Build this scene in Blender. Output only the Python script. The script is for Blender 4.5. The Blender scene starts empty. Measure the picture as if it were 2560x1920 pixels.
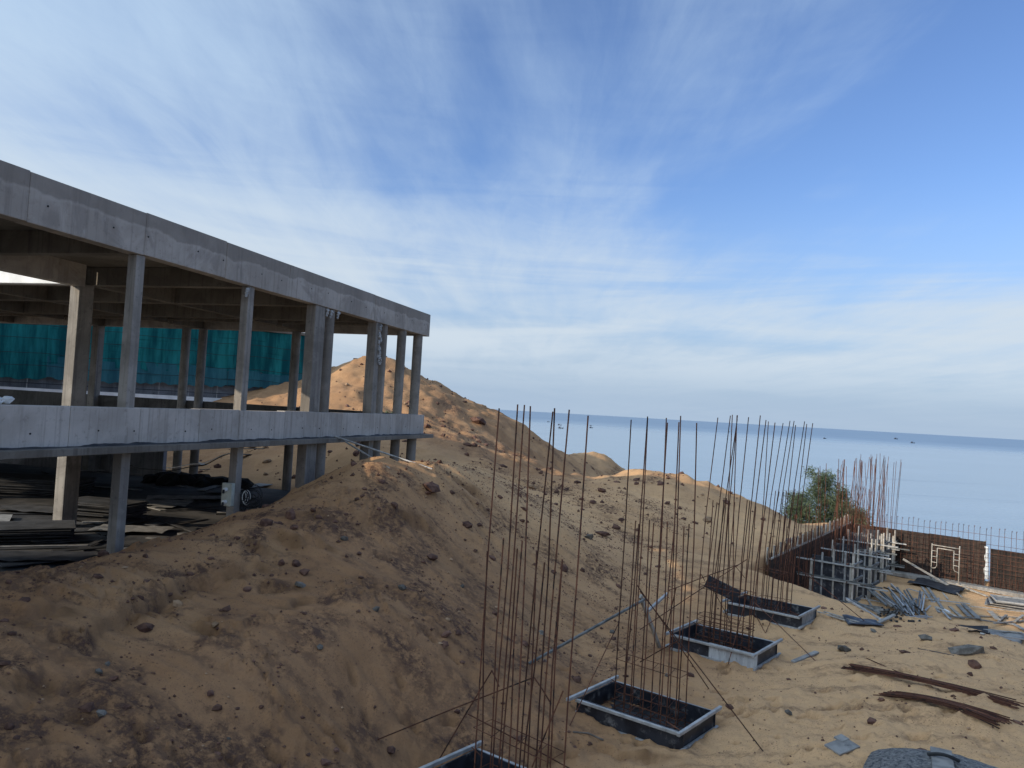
import bpy, math, random
import numpy as np
from mathutils import Vector, Matrix, Euler
random.seed(7); RNG = np.random.default_rng(7)
scene = bpy.context.scene
COL = scene.collection

# ------------------------------------------------------------------ camera
F_PX, ROLL, CAM_H = 1923.0, math.atan(54.9 / 952.0), 5.0
PITCH = math.atan(65.0 * math.cos(ROLL) / F_PX)
cam_data = bpy.data.cameras.new('camera'); cam = bpy.data.objects.new('camera', cam_data); COL.objects.link(cam)
cam_data.sensor_width = 36.0; cam_data.lens = 36.0 * F_PX / 2560.0
cam_data.clip_start = 0.1; cam_data.clip_end = 120000.0
cam.matrix_world = Matrix.Translation((0, 0, CAM_H)) @ Matrix.Rotation(math.pi / 2 + PITCH, 4, 'X') @ Matrix.Rotation(ROLL, 4, 'Z')
scene.camera = cam

# building axes: corner E, FD along the facade (away from camera), FN into the building
FE = np.array((-3.11, 28.0)); FD = np.array((.2756, .9613)); FN = np.array((-.9613, .2756))
# ------------------------------------------------------------------ sun and sky
SUN_H = FN * 1.0 - FD * 0.80
SUN_TAN = 0.487 / float(np.hypot(*SUN_H))
SUN_EL = math.atan(SUN_TAN)
SUN_AZ = math.atan2(SUN_H[0], SUN_H[1])            # clockwise from +Y
sl = bpy.data.lights.new('sun', 'SUN'); sl.energy = 3.0; sl.angle = math.radians(0.6); sl.color = (1.0, .87, .68)
so = bpy.data.objects.new('sun', sl); COL.objects.link(so)
tosun = Vector((math.sin(SUN_AZ) * math.cos(SUN_EL), math.cos(SUN_AZ) * math.cos(SUN_EL), math.sin(SUN_EL)))
so.rotation_euler = tosun.to_track_quat('Z', 'Y').to_euler(); so.location = (-30, 0, 30)

world = bpy.data.worlds.new('World'); scene.world = world; world.use_nodes = True
wt = world.node_tree; wt.nodes.clear()
class NG:
    """small node graph helper"""
    def __init__(s, t): s.t = t
    def n(s, ty, ins=None, **kw):
        nd = s.t.nodes.new(ty)
        for k, v in kw.items(): setattr(nd, k, v)
        for k, v in (ins or {}).items():
            if hasattr(v, 'is_output'): s.t.links.new(v, nd.inputs[k])
            else: nd.inputs[k].default_value = v
        return nd
    def math(s, op, a, b=0.0, c=None, clamp=False):
        i = {0: a, 1: b}
        if c is not None: i[2] = c
        return s.n('ShaderNodeMath', i, operation=op, use_clamp=clamp).outputs[0]
    def ramp(s, f, lo, hi, a=0.0, b=1.0):
        return s.n('ShaderNodeMapRange', {0: f, 1: lo, 2: hi, 3: a, 4: b}, interpolation_type='SMOOTHSTEP').outputs[0]
    def noise(s, v, sc, det=4.0, rough=.55, dist=0.0):
        return s.n('ShaderNodeTexNoise', {'Vector': v, 'Scale': sc, 'Detail': det, 'Roughness': rough, 'Distortion': dist}).outputs[0]
    def mix(s, f, a, b, mode='MIX'):
        nd = s.t.nodes.new('ShaderNodeMix'); nd.data_type = 'RGBA'; nd.blend_type = mode
        for k, v in ((0, f), (6, a), (7, b)):
            if hasattr(v, 'is_output'): s.t.links.new(v, nd.inputs[k])
            else: nd.inputs[k].default_value = (*v, 1) if isinstance(v, tuple) and len(v) == 3 else v
        return nd.outputs[2]
    def mapping(s, v, scale=(1, 1, 1), rot=(0, 0, 0), loc=(0, 0, 0)):
        return s.n('ShaderNodeMapping', {0: v, 'Scale': scale, 'Rotation': rot, 'Location': loc}).outputs[0]
    def link(s, a, b): s.t.links.new(a, b)
g = NG(wt)
sky = g.n('ShaderNodeTexSky', sky_type='NISHITA', sun_disc=False, sun_elevation=SUN_EL, sun_rotation=SUN_AZ,
          air_density=1.0, dust_density=.6, ozone_density=3.2, altitude=20.0)
gen = g.n('ShaderNodeTexCoord').outputs['Generated']
sep = g.n('ShaderNodeSeparateXYZ', {0: gen})
zc = g.math('MAXIMUM', sep.outputs[2], 0.0)
zz = g.math('ADD', zc, 0.05)
plane = g.n('ShaderNodeCombineXYZ', {0: g.math('DIVIDE', sep.outputs[0], zz), 1: g.math('DIVIDE', sep.outputs[1], zz), 2: 0.0}).outputs[0]
# long cirrus streaks running towards the sea, seen in perspective on a flat cloud deck
w1 = g.mapping(plane, scale=(.50, .19, 1), rot=(0, 0, math.radians(9)), loc=(3.3, 1.7, 0))
streak = g.noise(w1, 1.35, 9.0, .58, 1.1)
fine = g.noise(g.mapping(plane, scale=(2.6, .42, 1), rot=(0, 0, math.radians(-14)), loc=(.4, 9.1, 2)), 1.7, 8.0, .62, .8)
big = g.noise(g.mapping(plane, scale=(.30, .20, 1), loc=(7.31, 2.2, 0)), 1.0, 3.0, .5, .3)
cl = g.math('ADD', g.math('MULTIPLY', streak, .62), g.math('ADD', g.math('MULTIPLY', fine, .24), g.math('MULTIPLY', big, .62)))
# seen edge-on near the horizon the thin veil looks thicker; towards the sun it is thicker and brighter
sdot = g.n('ShaderNodeVectorMath', {0: gen, 1: tuple(tosun)}, operation='DOT_PRODUCT').outputs['Value']
near_sun = g.ramp(sdot, .38, 1.0)
cl = g.math('ADD', cl, g.math('ADD', g.ramp(zc, .30, .09, 0.0, .26), g.math('MULTIPLY', g.ramp(sdot, -.35, .55), .37)))
az = g.math('ARCTAN2', sep.outputs[0], sep.outputs[1])
band = g.noise(g.n('ShaderNodeCombineXYZ', {0: g.math('MULTIPLY', az, 1.3), 1: g.math('MULTIPLY', zc, 13.0), 2: 4.7}).outputs[0], 1.25, 6.0, .55, .9)
cl = g.math('ADD', cl, g.math('MULTIPLY', g.math('SUBTRACT', band, .5), g.ramp(zc, .34, .08, .10, 1.15)))
dens = g.ramp(cl, .69, 1.18, 0.0, .93)
fade = g.ramp(zc, .02, .09, .12, 1.0)
dens = g.math('MULTIPLY', dens, fade)
hazef = g.ramp(zc, 0.0, .30, .96, 0.0)
skyc = g.mix(1.0, sky.outputs[0], (.60, .635, .76), 'MULTIPLY')
skyh = g.mix(hazef, skyc, (1.62, 2.12, 2.80))
glow = g.math('MULTIPLY_ADD', near_sun, 2.6, 1.0)
cloudb = g.mix(g.ramp(zc, .12, .42), (2.62, 3.0, 3.38), (2.15, 2.82, 3.62))
cloudc = g.mix(1.0, cloudb, g.n('ShaderNodeCombineColor', {0: glow, 1: glow, 2: glow}).outputs[0], 'MULTIPLY')
skyf = g.mix(dens, skyh, cloudc)
bg = g.n('ShaderNodeBackground', {0: skyf, 1: .15})
wo = g.n('ShaderNodeOutputWorld'); g.link(bg.outputs[0], wo.inputs[0])
scene.view_settings.view_transform = 'Standard'; scene.view_settings.look = 'None'
scene.view_settings.gamma = 1.0; scene.view_settings.use_curve_mapping = False
scene.view_settings.exposure = 0.7
scene.cycles.max_bounces = 6; scene.cycles.transparent_max_bounces = 8

# ------------------------------------------------------------------ materials
MATS = {}
def newmat(name):
    m = bpy.data.materials.new(name); m.use_nodes = True; t = m.node_tree; t.nodes.clear()
    gg = NG(t); out = gg.n('ShaderNodeOutputMaterial'); b = gg.n('ShaderNodeBsdfPrincipled'); gg.link(b.outputs[0], out.inputs[0])
    MATS[name] = m
    return m, gg, b, out
def surf(name, c1, c2, scale=3.0, lo=.35, hi=.65, rough=.8, bump=.15, bscale=60.0, stretch=(1, 1, 1), metal=0.0, c3=None, c3scale=9.0, c3lo=.6, c3hi=.7, rnd=.0, spec=.3, dist=.0, bdist=.01):
    m, gg, b, out = newmat(name)
    pos = gg.n('ShaderNodeNewGeometry').outputs['Position']
    oi = gg.n('ShaderNodeObjectInfo').outputs['Random']
    v = gg.mapping(pos, scale=stretch)
    if rnd:
        v = gg.n('ShaderNodeVectorMath', {0: v, 1: gg.n('ShaderNodeCombineXYZ', {0: gg.math('MULTIPLY', oi, 37.0), 1: gg.math('MULTIPLY', oi, 91.0), 2: oi}).outputs[0]}, operation='ADD').outputs[0]
    f = gg.ramp(gg.noise(v, scale, 6.0, .6, dist), lo, hi)
    c = gg.mix(f, c1, c2)
    if c3: c = gg.mix(gg.ramp(gg.noise(v, c3scale, 5.0, .65), c3lo, c3hi), c, c3)
    if rnd:
        k = gg.math('MULTIPLY_ADD', oi, rnd * 2, 1.0 - rnd)
        c = gg.mix(1.0, c, gg.n('ShaderNodeCombineColor', {0: k, 1: k, 2: k}).outputs[0], 'MULTIPLY')
    gg.link(c, b.inputs['Base Color'])
    b.inputs['Roughness'].default_value = rough; b.inputs['Metallic'].default_value = metal; b.inputs['Specular IOR Level'].default_value = spec
    if bump:
        bp = gg.n('ShaderNodeBump', {'Strength': bump, 'Distance': bdist, 'Height': gg.noise(v, bscale, 5.0, .65)})
        gg.link(bp.outputs[0], b.inputs['Normal'])
    return m
def concrete(name, base, pale, dark, hband=None, rnd=.08):
    m, gg, b, out = newmat(name)
    pos = gg.n('ShaderNodeNewGeometry').outputs['Position']
    oi = gg.n('ShaderNodeObjectInfo').outputs['Random']
    blot = gg.noise(pos, .9, 6.0, .62, .6)
    c = gg.mix(gg.ramp(blot, .38, .62), base, pale)
    drip = gg.noise(gg.mapping(pos, scale=(5.0, 5.0, .35)), 1.6, 6.0, .65)
    c = gg.mix(gg.ramp(drip, .52, .72, 0, .55), c, dark)
    fine = gg.noise(pos, 9.0, 7.0, .72)
    c = gg.mix(gg.ramp(fine, .54, .70, 0, .55), c, dark)
    brd = gg.noise(gg.mapping(pos, scale=(9.0, 9.0, .12)), 1.0, 3.0, .6)
    c = gg.mix(gg.ramp(brd, .56, .62, 0, .30), c, dark)
    spot = gg.noise(gg.mapping(pos, loc=(3, 5, 9)), 2.3, 7.0, .7, .5)
    c = gg.mix(gg.ramp(spot, .60, .66, 0, .45), c, pale)
    if hband:
        z0, up = hband
        sz = gg.n('ShaderNodeSeparateXYZ', {0: pos}).outputs[2]
        edge = gg.math('ADD', sz, gg.math('MULTIPLY', gg.math('SUBTRACT', gg.noise(pos, 1.1, 5.0, .6), .5), .42))
        c = gg.mix(gg.ramp(edge, z0, z0 + .05, 0, .62), c, up)
        c = gg.mix(gg.ramp(gg.noise(gg.mapping(pos, loc=(2, 8, 1)), .7, 6.0, .62, 1.2), .50, .60, 0, .45), c, dark)
        eb = gg.math('SUBTRACT', 1.0, gg.math('MULTIPLY', gg.math('ABSOLUTE', gg.math('SUBTRACT', edge, z0)), 22.0), clamp=True)
        c = gg.mix(gg.math('MULTIPLY', eb, .35), c, pale)
    k = gg.math('MULTIPLY_ADD', oi, rnd * 2, 1.0 - rnd)
    c = gg.mix(1.0, c, gg.n('ShaderNodeCombineColor', {0: k, 1: k, 2: k}).outputs[0], 'MULTIPLY')
    gg.link(c, b.inputs['Base Color']); b.inputs['Roughness'].default_value = .85; b.inputs['Specular IOR Level'].default_value = .25
    h = gg.math('ADD', gg.math('MULTIPLY', gg.noise(pos, 45.0, 5.0, .7), .6), gg.math('MULTIPLY', blot, .8))
    bp = gg.n('ShaderNodeBump', {'Strength': .35, 'Distance': .012, 'Height': h}); gg.link(bp.outputs[0], b.inputs['Normal'])
    return m

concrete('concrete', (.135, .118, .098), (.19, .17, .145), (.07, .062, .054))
concrete('shaded_concrete', (.060, .056, .052), (.10, .094, .088), (.03, .028, .026))  # interior shade painted into the concrete colour of the far end beam
concrete('fascia_concrete', (.36, .32, .28), (.46, .415, .37), (.21, .185, .165), hband=(7.98, (.215, .19, .165)), rnd=.04)
concrete('beam_concrete', (.40, .36, .32), (.50, .455, .41), (.22, .195, .17), rnd=.10)
concrete('column_concrete', (.195, .176, .155), (.30, .275, .245), (.095, .085, .076), rnd=.12)
concrete('block_wall', (.16, .16, .17), (.24, .24, .25), (.07, .07, .075))
surf('white_render', (.62, .62, .61), (.75, .75, .74), 2.0, rough=.8)
surf('rust', (.062, .024, .016), (.135, .055, .030), 3.0, rough=.9, bump=.5, bscale=120, c3=(.020, .012, .010), c3scale=6, c3lo=.5, c3hi=.65, rnd=.4)
surf('film_ply', (.012, .013, .018), (.028, .030, .038), 4.0, rough=.42, bump=.1, c3=(.17, .165, .16), c3scale=6, c3lo=.53, c3hi=.74, rnd=.2, spec=.4)
surf('pale_ply', (.30, .30, .30), (.44, .44, .44), 3.0, rough=.8, c3=(.04, .04, .045), c3scale=14, c3lo=.62, c3hi=.68, stretch=(3, 3, .6))
surf('brown_ply', (.014, .010, .008), (.042, .025, .018), 2.0, rough=.75, c3=(.18, .145, .12), c3scale=5, c3lo=.62, c3hi=.75, stretch=(.6, .6, 6), rnd=.35)
surf('galvanised', (.27, .265, .255), (.40, .39, .375), 6.0, rough=.5, bump=.1, metal=.25, c3=(.20, .19, .18), c3scale=5, c3lo=.55, c3hi=.7, rnd=.14, spec=.5)
surf('old_tube', (.085, .088, .085), (.19, .19, .182), 5.0, rough=.55, bump=.2, metal=.2, c3=(.30, .29, .28), c3scale=3, c3lo=.58, c3hi=.72, rnd=.3)
surf('timber', (.26, .225, .185), (.42, .38, .33), 5.0, rough=.85, bump=.4, bscale=30, stretch=(1, 1, 1), c3=(.12, .10, .08), c3scale=6, c3lo=.6, c3hi=.75, rnd=.25)
surf('grey_board', (.15, .142, .133), (.25, .238, .222), 4.0, rough=.8, bump=.3, bscale=25, c3=(.08, .08, .085), c3scale=5, c3lo=.58, c3hi=.7, rnd=.3)
surf('old_board', (.018, .017, .017), (.048, .046, .046), 2.2, rough=.8, bump=.3, bscale=25, c3=(.13, .125, .12), c3scale=4, c3lo=.64, c3hi=.78, rnd=.5)
surf('dark_sheet', (.018, .019, .023), (.045, .046, .052), 3.0, rough=.6, c3=(.22, .20, .18), c3scale=3, c3lo=.66, c3hi=.8)
surf('clod_brown', (.075, .037, .028), (.15, .08, .055), 8.0, rough=.95, bump=.8, bscale=50, rnd=.35, bdist=.02)
surf('clod_sand', (.24, .15, .085), (.33, .215, .13), 8.0, rough=.95, bump=.8, bscale=50, rnd=.2, bdist=.02)
surf('stone_grey', (.080, .070, .058), (.155, .138, .118), 9.0, rough=.9, bump=.8, bscale=40, rnd=.3, bdist=.02)
surf('gravel_concrete', (.15, .145, .14), (.27, .26, .25), 16.0, rough=.95, bump=1.0, bscale=34, c3=(.07, .075, .085), c3scale=24, c3lo=.5, c3hi=.62, bdist=.06)
surf('white_plastic', (.70, .70, .68), (.80, .80, .78), 6.0, rough=.5)
surf('box_enamel', (.40, .42, .36), (.50, .52, .45), 6.0, rough=.5)
surf('black_rubber', (.012, .012, .013), (.025, .025, .026), 6.0, rough=.6, bump=0)
surf('black_heap', (.008, .008, .009), (.022, .021, .020), 5.0, rough=.95, bump=.8, bscale=20, bdist=.03)
surf('blue_plastic', (.035, .05, .10), (.05, .07, .13), 6.0, rough=.5)
surf('bark', (.10, .08, .065), (.16, .13, .11), 12.0, rough=.95, bump=.6)
surf('boat_paint', (.04, .045, .06), (.09, .10, .13), 2.0, rough=.6)
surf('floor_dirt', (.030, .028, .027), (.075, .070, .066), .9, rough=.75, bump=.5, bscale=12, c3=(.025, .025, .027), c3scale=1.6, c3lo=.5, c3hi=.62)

# netting: woven teal fabric that lets a little light through
def net_mat(name, a, bcol):
    m, gg, b, out = newmat(name)
    pos = gg.n('ShaderNodeNewGeometry').outputs['Position']
    f = gg.ramp(gg.noise(gg.mapping(pos, scale=(1.4, 1.4, .18)), 1.3, 6.0, .65), .36, .66)
    c = gg.mix(f, a, bcol)
    c = gg.mix(gg.ramp(gg.noise(gg.mapping(pos, scale=(.5, .5, 7.0)), 1.0, 4.0, .6), .60, .72, 0, .4), c, (.004, .035, .045))
    gg.link(c, b.inputs['Base Color']); b.inputs['Roughness'].default_value = .8; b.inputs['Specular IOR Level'].default_value = .15
    tl = gg.n('ShaderNodeBsdfTranslucent', {0: c}); tr = gg.n('ShaderNodeBsdfTransparent')
    m1 = gg.n('ShaderNodeMixShader', {0: .45}); gg.link(b.outputs[0], m1.inputs[1]); gg.link(tl.outputs[0], m1.inputs[2])
    m2 = gg.n('ShaderNodeMixShader', {0: .10}); gg.link(m1.outputs[0], m2.inputs[1]); gg.link(tr.outputs[0], m2.inputs[2])
    gg.link(m2.outputs[0], out.inputs[0])
net_mat('net_teal', (.004, .11, .13), (.030, .34, .34))
net_mat('net_blue', (.035, .16, .21), (.07, .27, .32))

# leaves
m, gg, b, out = newmat('needles')
pos = gg.n('ShaderNodeNewGeometry').outputs['Position']
c = gg.mix(gg.ramp(gg.noise(pos, 1.3, 4.0, .6), .35, .65), (.052, .075, .034), (.125, .155, .080))
gg.link(c, b.inputs['Base Color']); b.inputs['Roughness'].default_value = .7
tl = gg.n('ShaderNodeBsdfTranslucent', {0: c}); ms = gg.n('ShaderNodeMixShader', {0: .35})
gg.link(b.outputs[0], ms.inputs[1]); gg.link(tl.outputs[0], ms.inputs[2]); gg.link(ms.outputs[0], out.inputs[0])

# sand
m, gg, b, out = newmat('sand')
pos = gg.n('ShaderNodeNewGeometry').outputs['Position']
clay = gg.n('ShaderNodeAttribute', attribute_name='clay').outputs['Fac']
comp = gg.n('ShaderNodeAttribute', attribute_name='packed').outputs['Fac']
f1 = gg.ramp(gg.noise(pos, .55, 6.0, .6), .35, .65)
c = gg.mix(f1, (.265, .142, .070), (.325, .178, .090))
c = gg.mix(comp, c, (.55, .335, .172))
spk = gg.noise(pos, 17.0, 5.0, .8)
spk = gg.math('MAXIMUM', spk, gg.math('ADD', gg.noise(gg.mapping(pos, loc=(7, 3, 5)), 41.0, 3.0, .7), -.005))
spm = gg.ramp(gg.noise(pos, 1.4, 4.0, .6), .38, .62, .25, 1.0)
c = gg.mix(gg.math('MULTIPLY', gg.ramp(spk, .585, .65), gg.math('MULTIPLY', spm, .85)), c, (.13, .07, .048))
damp = gg.ramp(gg.noise(gg.mapping(pos, loc=(9, 4, 1)), 1.7, 7.0, .68, .5), .56, .70, 0, .38)
c = gg.mix(damp, c, (.27, .155, .085))
c = gg.mix(gg.n('ShaderNodeAttribute', attribute_name='damp').outputs['Fac'], c, (.17, .092, .045))
grain = gg.noise(pos, 8.0, 8.0, .75)
cf = gg.math('MULTIPLY', clay, gg.ramp(grain, .40, .58), clamp=True)
c = gg.mix(cf, c, (.098, .056, .040))
gg.link(c, b.inputs['Base Color']); b.inputs['Roughness'].default_value = .95; b.inputs['Specular IOR Level'].default_value = .12
h = gg.math('ADD', gg.math('MULTIPLY', gg.noise(pos, 22.0, 7.0, .72), .7), gg.math('MULTIPLY', gg.noise(pos, 5.0, 6.0, .6), 1.0))
h = gg.math('ADD', h, gg.math('MULTIPLY', cf, .35))
h = gg.math('ADD', h, gg.math('MULTIPLY', gg.noise(pos, 70.0, 3.0, .7), .28))
bp = gg.n('ShaderNodeBump', {'Strength': .8, 'Distance': .035, 'Height': h}); gg.link(bp.outputs[0], b.inputs['Normal'])

# sea: mirror-calm near the shore, ruffled darker water along the horizon
m, gg, b, out = newmat('sea_water')
pos = gg.n('ShaderNodeNewGeometry').outputs['Position']
ln = gg.n('ShaderNodeVectorMath', {0: pos}, operation='LENGTH').outputs['Value']
wv = gg.noise(gg.mapping(pos, scale=(.0004, .0016, 1)), 1.0, 5.0, .6)
ruf = gg.ramp(gg.math('ADD', ln, gg.math('MULTIPLY', gg.math('SUBTRACT', wv, .5), 1500.0)), 1200.0, 3200.0)
slick = gg.ramp(gg.noise(gg.mapping(pos, scale=(.002, .012, 1), rot=(0, 0, .12)), 1.0, 6.0, .65, .6), .42, .66)
c = gg.mix(ruf, (.20, .265, .32), (.155, .22, .30))
c = gg.mix(gg.math('MULTIPLY', slick, .55), c, (.24, .31, .37))
line = gg.ramp(gg.noise(gg.mapping(pos, scale=(.0035, .030, 1), rot=(0, 0, .10)), 1.0, 7.0, .7, .8), .58, .70)
c = gg.mix(gg.math('MULTIPLY', line, .55), c, (.085, .14, .205))
gg.link(c, b.inputs['Base Color']); b.inputs['IOR'].default_value = 1.33
gg.link(gg.math('MULTIPLY_ADD', ruf, .30, .20), b.inputs['Roughness'])
wave = gg.noise(gg.mapping(pos, scale=(.08, .35, 1), rot=(0, 0, .15)), 1.0, 5.0, .6)
bp = gg.n('ShaderNodeBump', {'Strength': .30, 'Distance': .5, 'Height': wave}); gg.link(bp.outputs[0], b.inputs['Normal'])
M = MATS

# ------------------------------------------------------------------ geometry helpers
class MB:
    def __init__(s): s.v = []; s.f = []
    def add(s, vs, fs):
        o = len(s.v); s.v.extend([tuple(map(float, p)) for p in vs]); s.f.extend([tuple(i + o for i in f) for f in fs]); return s
    def frame(s, o, ax, ay, az):      # box from a corner-centred frame: o centre, half-axis vectors
        o, ax, ay, az = (np.array(q, float) for q in (o, ax, ay, az))
        c = [o + i * ax + j * ay + k * az for k in (-1, 1) for j in (-1, 1) for i in (-1, 1)]
        return s.add(c, [(0, 2, 3, 1), (4, 5, 7, 6), (0, 1, 5, 4), (2, 6, 7, 3), (0, 4, 6, 2), (1, 3, 7, 5)])
    def box(s, c, sx, sy, sz, rz=0.0):
        a = np.array((math.cos(rz), math.sin(rz), 0)); b_ = np.array((-math.sin(rz), math.cos(rz), 0))
        return s.frame(c, a * sx / 2, b_ * sy / 2, np.array((0, 0, sz / 2)))
    def bar(s, p, q, w, h=None):      # rectangular bar between two points
        p, q = np.array(p, float), np.array(q, float); d = q - p; L = np.linalg.norm(d); d /= L
        up = np.array((0, 0, 1.0)) if abs(d[2]) < .95 else np.array((1.0, .3, 0))
        a = np.cross(d, up); a /= np.linalg.norm(a); u = np.cross(a, d)
        return s.frame((p + q) / 2, d * L / 2, a * w / 2, u * (h or w) / 2)
    def tube(s, pts, r, n=6, r1=None, cap=True):
        pts = [np.array(p, float) for p in pts]; m = len(pts); rings = []
        for i, p in enumerate(pts):
            d = pts[min(i + 1, m - 1)] - pts[max(i - 1, 0)]; d = d / (np.linalg.norm(d) + 1e-9)
            up = np.array((0, 0, 1.0)) if abs(d[2]) < .9 else np.array((1.0, 0.2, 0))
            a = np.cross(d, up); a /= np.linalg.norm(a); u = np.cross(a, d)
            rr = r if r1 is None else r + (r1 - r) * i / (m - 1)
            rings.append([p + rr * (math.cos(t) * a + math.sin(t) * u) for t in (2 * math.pi * k / n for k in range(n))])
        vs = [q for rg in rings for q in rg]; fs = []
        for i in range(m - 1):
            for k in range(n): fs.append((i * n + k, i * n + (k + 1) % n, (i + 1) * n + (k + 1) % n, (i + 1) * n + k))
        if cap: fs += [tuple(range(n))[::-1], tuple((m - 1) * n + k for k in range(n))]
        return s.add(vs, fs)
    def mesh(s, name):
        me = bpy.data.meshes.new(name); me.from_pydata(s.v, [], s.f); me.update(); return me
    def build(s, name, mat, parent=None, smooth=False, bevel=0.0):
        me = s.mesh(name); me.materials.append(M[mat] if isinstance(mat, str) else mat)
        if smooth: me.polygons.foreach_set('use_smooth', [True] * len(me.polygons))
        o = bpy.data.objects.new(name, me); COL.objects.link(o)
        if parent: o.parent = parent
        if bevel:
            md = o.modifiers.new('bevel', 'BEVEL'); md.width = bevel; md.segments = 2; md.limit_method = 'ANGLE'
        return o
def tag(o, label=None, cat=None, group=None, kind=None):
    if label: o['label'] = label
    if cat: o['category'] = cat
    if group: o['group'] = group
    if kind: o['kind'] = kind
    return o
def empty(name, label, cat, group=None):
    o = bpy.data.objects.new(name, None); COL.objects.link(o); o.empty_display_size = .2
    return tag(o, label, cat, group)
def V3(xy, z): return np.array((xy[0], xy[1], z), float)
def sn(s, n, z): return V3(FE - FD * s + FN * n, z)      # building coordinates

# ------------------------------------------------------------------ noise and terrain
def vnoise(x, y, seed=0):
    xi = np.floor(x).astype(np.int64); yi = np.floor(y).astype(np.int64); fx = x - xi; fy = y - yi
    u = fx * fx * fx * (fx * (fx * 6 - 15) + 10); v = fy * fy * fy * (fy * (fy * 6 - 15) + 10)
    def grad(ix, iy, dx, dy):
        hsh = (ix * 374761393 + iy * 668265263 + seed * 974634777) & 0xffffffff
        hsh = ((hsh ^ (hsh >> 13)) * 1274126177) & 0xffffffff; hsh ^= hsh >> 16
        a = (hsh & 0xffff) / 65536.0 * 2 * np.pi
        return np.cos(a) * dx + np.sin(a) * dy
    n00 = grad(xi, yi, fx, fy); n10 = grad(xi + 1, yi, fx - 1, fy); n01 = grad(xi, yi + 1, fx, fy - 1); n11 = grad(xi + 1, yi + 1, fx - 1, fy - 1)
    return (n00 * (1 - u) + n10 * u) * (1 - v) + (n01 * (1 - u) + n11 * u) * v
def fbm(x, y, oct=4, seed=0, gain=.5):
    t = 0; a = 1.0
    for o in range(oct): t = t + a * vnoise(x * 2 ** o, y * 2 ** o, seed + o * 17); a *= gain
    return t
def sstep(a, b, x):
    t = np.clip((x - a) / (b - a), 0, 1); return t * t * (3 - 2 * t)
def ray(px, py):
    du, dv = px - 1280.0, py - 960.0
    u = du * math.cos(ROLL) + dv * math.sin(ROLL); v = -du * math.sin(ROLL) + dv * math.cos(ROLL)
    y = F_PX * math.cos(PITCH) + v * math.sin(PITCH); z = F_PX * math.sin(PITCH) - v * math.cos(PITCH)
    return u / y, z / y
def at(px, py, D): a, b_ = ray(px, py); return np.array((a * D, D, CAM_H + b_ * D))
def onz(px, py, z): a, b_ = ray(px, py); D = (z - CAM_H) / b_; return np.array((a * D, D, z))

ctrl = []
def cp(px, py, D): ctrl.append(tuple(at(px, py, D)))
def cz(px, py, z): ctrl.append(tuple(onz(px, py, z)))
def cw(x, y, z): ctrl.append((x, y, z))
def cs(s, n, z): ctrl.append(tuple(sn(s, n, z)))
for a in [(0, 1460, 10.3), (150, 1425, 11.3), (290, 1398, 12.6), (430, 1352, 14.2), (580, 1300, 16.0), (650, 1284, 16.0), (720, 1268, 16.5), (790, 1246, 16.9), (850, 1222, 17.3), (930, 1185, 17.9), (985, 1166, 18.8),
          (1080, 1176, 20.4), (1180, 1190, 22.2), (1260, 1218, 24.0), (1180, 1180, 30), (1260, 1200, 31.5), (1080, 1166, 27.5), (1000, 1132, 32), (880, 1125, 32.5),
          (620, 1000, 44), (700, 985, 46), (800, 950, 48), (860, 908, 50), (985, 900, 51), (1030, 925, 51), (1075, 948, 51), (1180, 1010, 51), (1290, 1047, 52), (1340, 1090, 54), (1400, 1127, 57), (1450, 1142, 61), (1530, 1152, 62), (1572, 1188, 60),
          (1150, 1080, 41), (1250, 1110, 42), (1050, 1050, 40), (940, 1040, 40), (1340, 1160, 38),
          (1430, 1190, 39.6), (1530, 1206, 39.0), (1600, 1178, 38.6), (1650, 1192, 38.2), (1707, 1190, 37.4), (1760, 1220, 34.4), (1800, 1238, 34.2), (1850, 1253, 34.4), (1885, 1255, 34.8), (1940, 1285, 35.8), (2000, 1315, 37.2),
          (1450, 1232, 31.8), (1540, 1248, 31.4), (1350, 1258, 26.4), (1350, 1236, 31),
          (0, 1920, 7.0), (300, 1910, 7.6), (600, 1910, 8.4), (850, 1910, 9.2), (400, 1600, 10.0), (700, 1500, 12.2), (600, 1700, 9.6), (200, 1650, 8.9), (900, 1600, 11.5), (1000, 1450, 14.4), (900, 1380, 14.7), (750, 1360, 14.2), (950, 1270, 16.6), (1060, 1290, 17.6), (1150, 1350, 17.8), (1250, 1300, 20.9), (1100, 1560, 13.2), (1400, 1360, 21.6), (1550, 1340, 27.0), (1700, 1320, 29.4), (1650, 1400, 24.8), (1300, 1480, 17.4), (1800, 1340, 30.0)]: cp(*a)
for a in [(1400, 1600, .22), (1520, 1520, .25), (1600, 1470, .3), (1700, 1455, .3),
          (1500, 1920, .02), (1700, 1900, .12), (1900, 1900, .32), (2060, 1590, .05), (2160, 1547, .2), (2300, 1552, .2), (2400, 1572, .3), (2480, 1617, .42), (2560, 1692, .5), (2250, 1770, .6), (2400, 1890, .75), (2560, 1850, .75), (1900, 1700, .15), (2100, 1680, .42), (2300, 1640, .5), (2000, 1640, .1)]: cz(*a)
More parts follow.
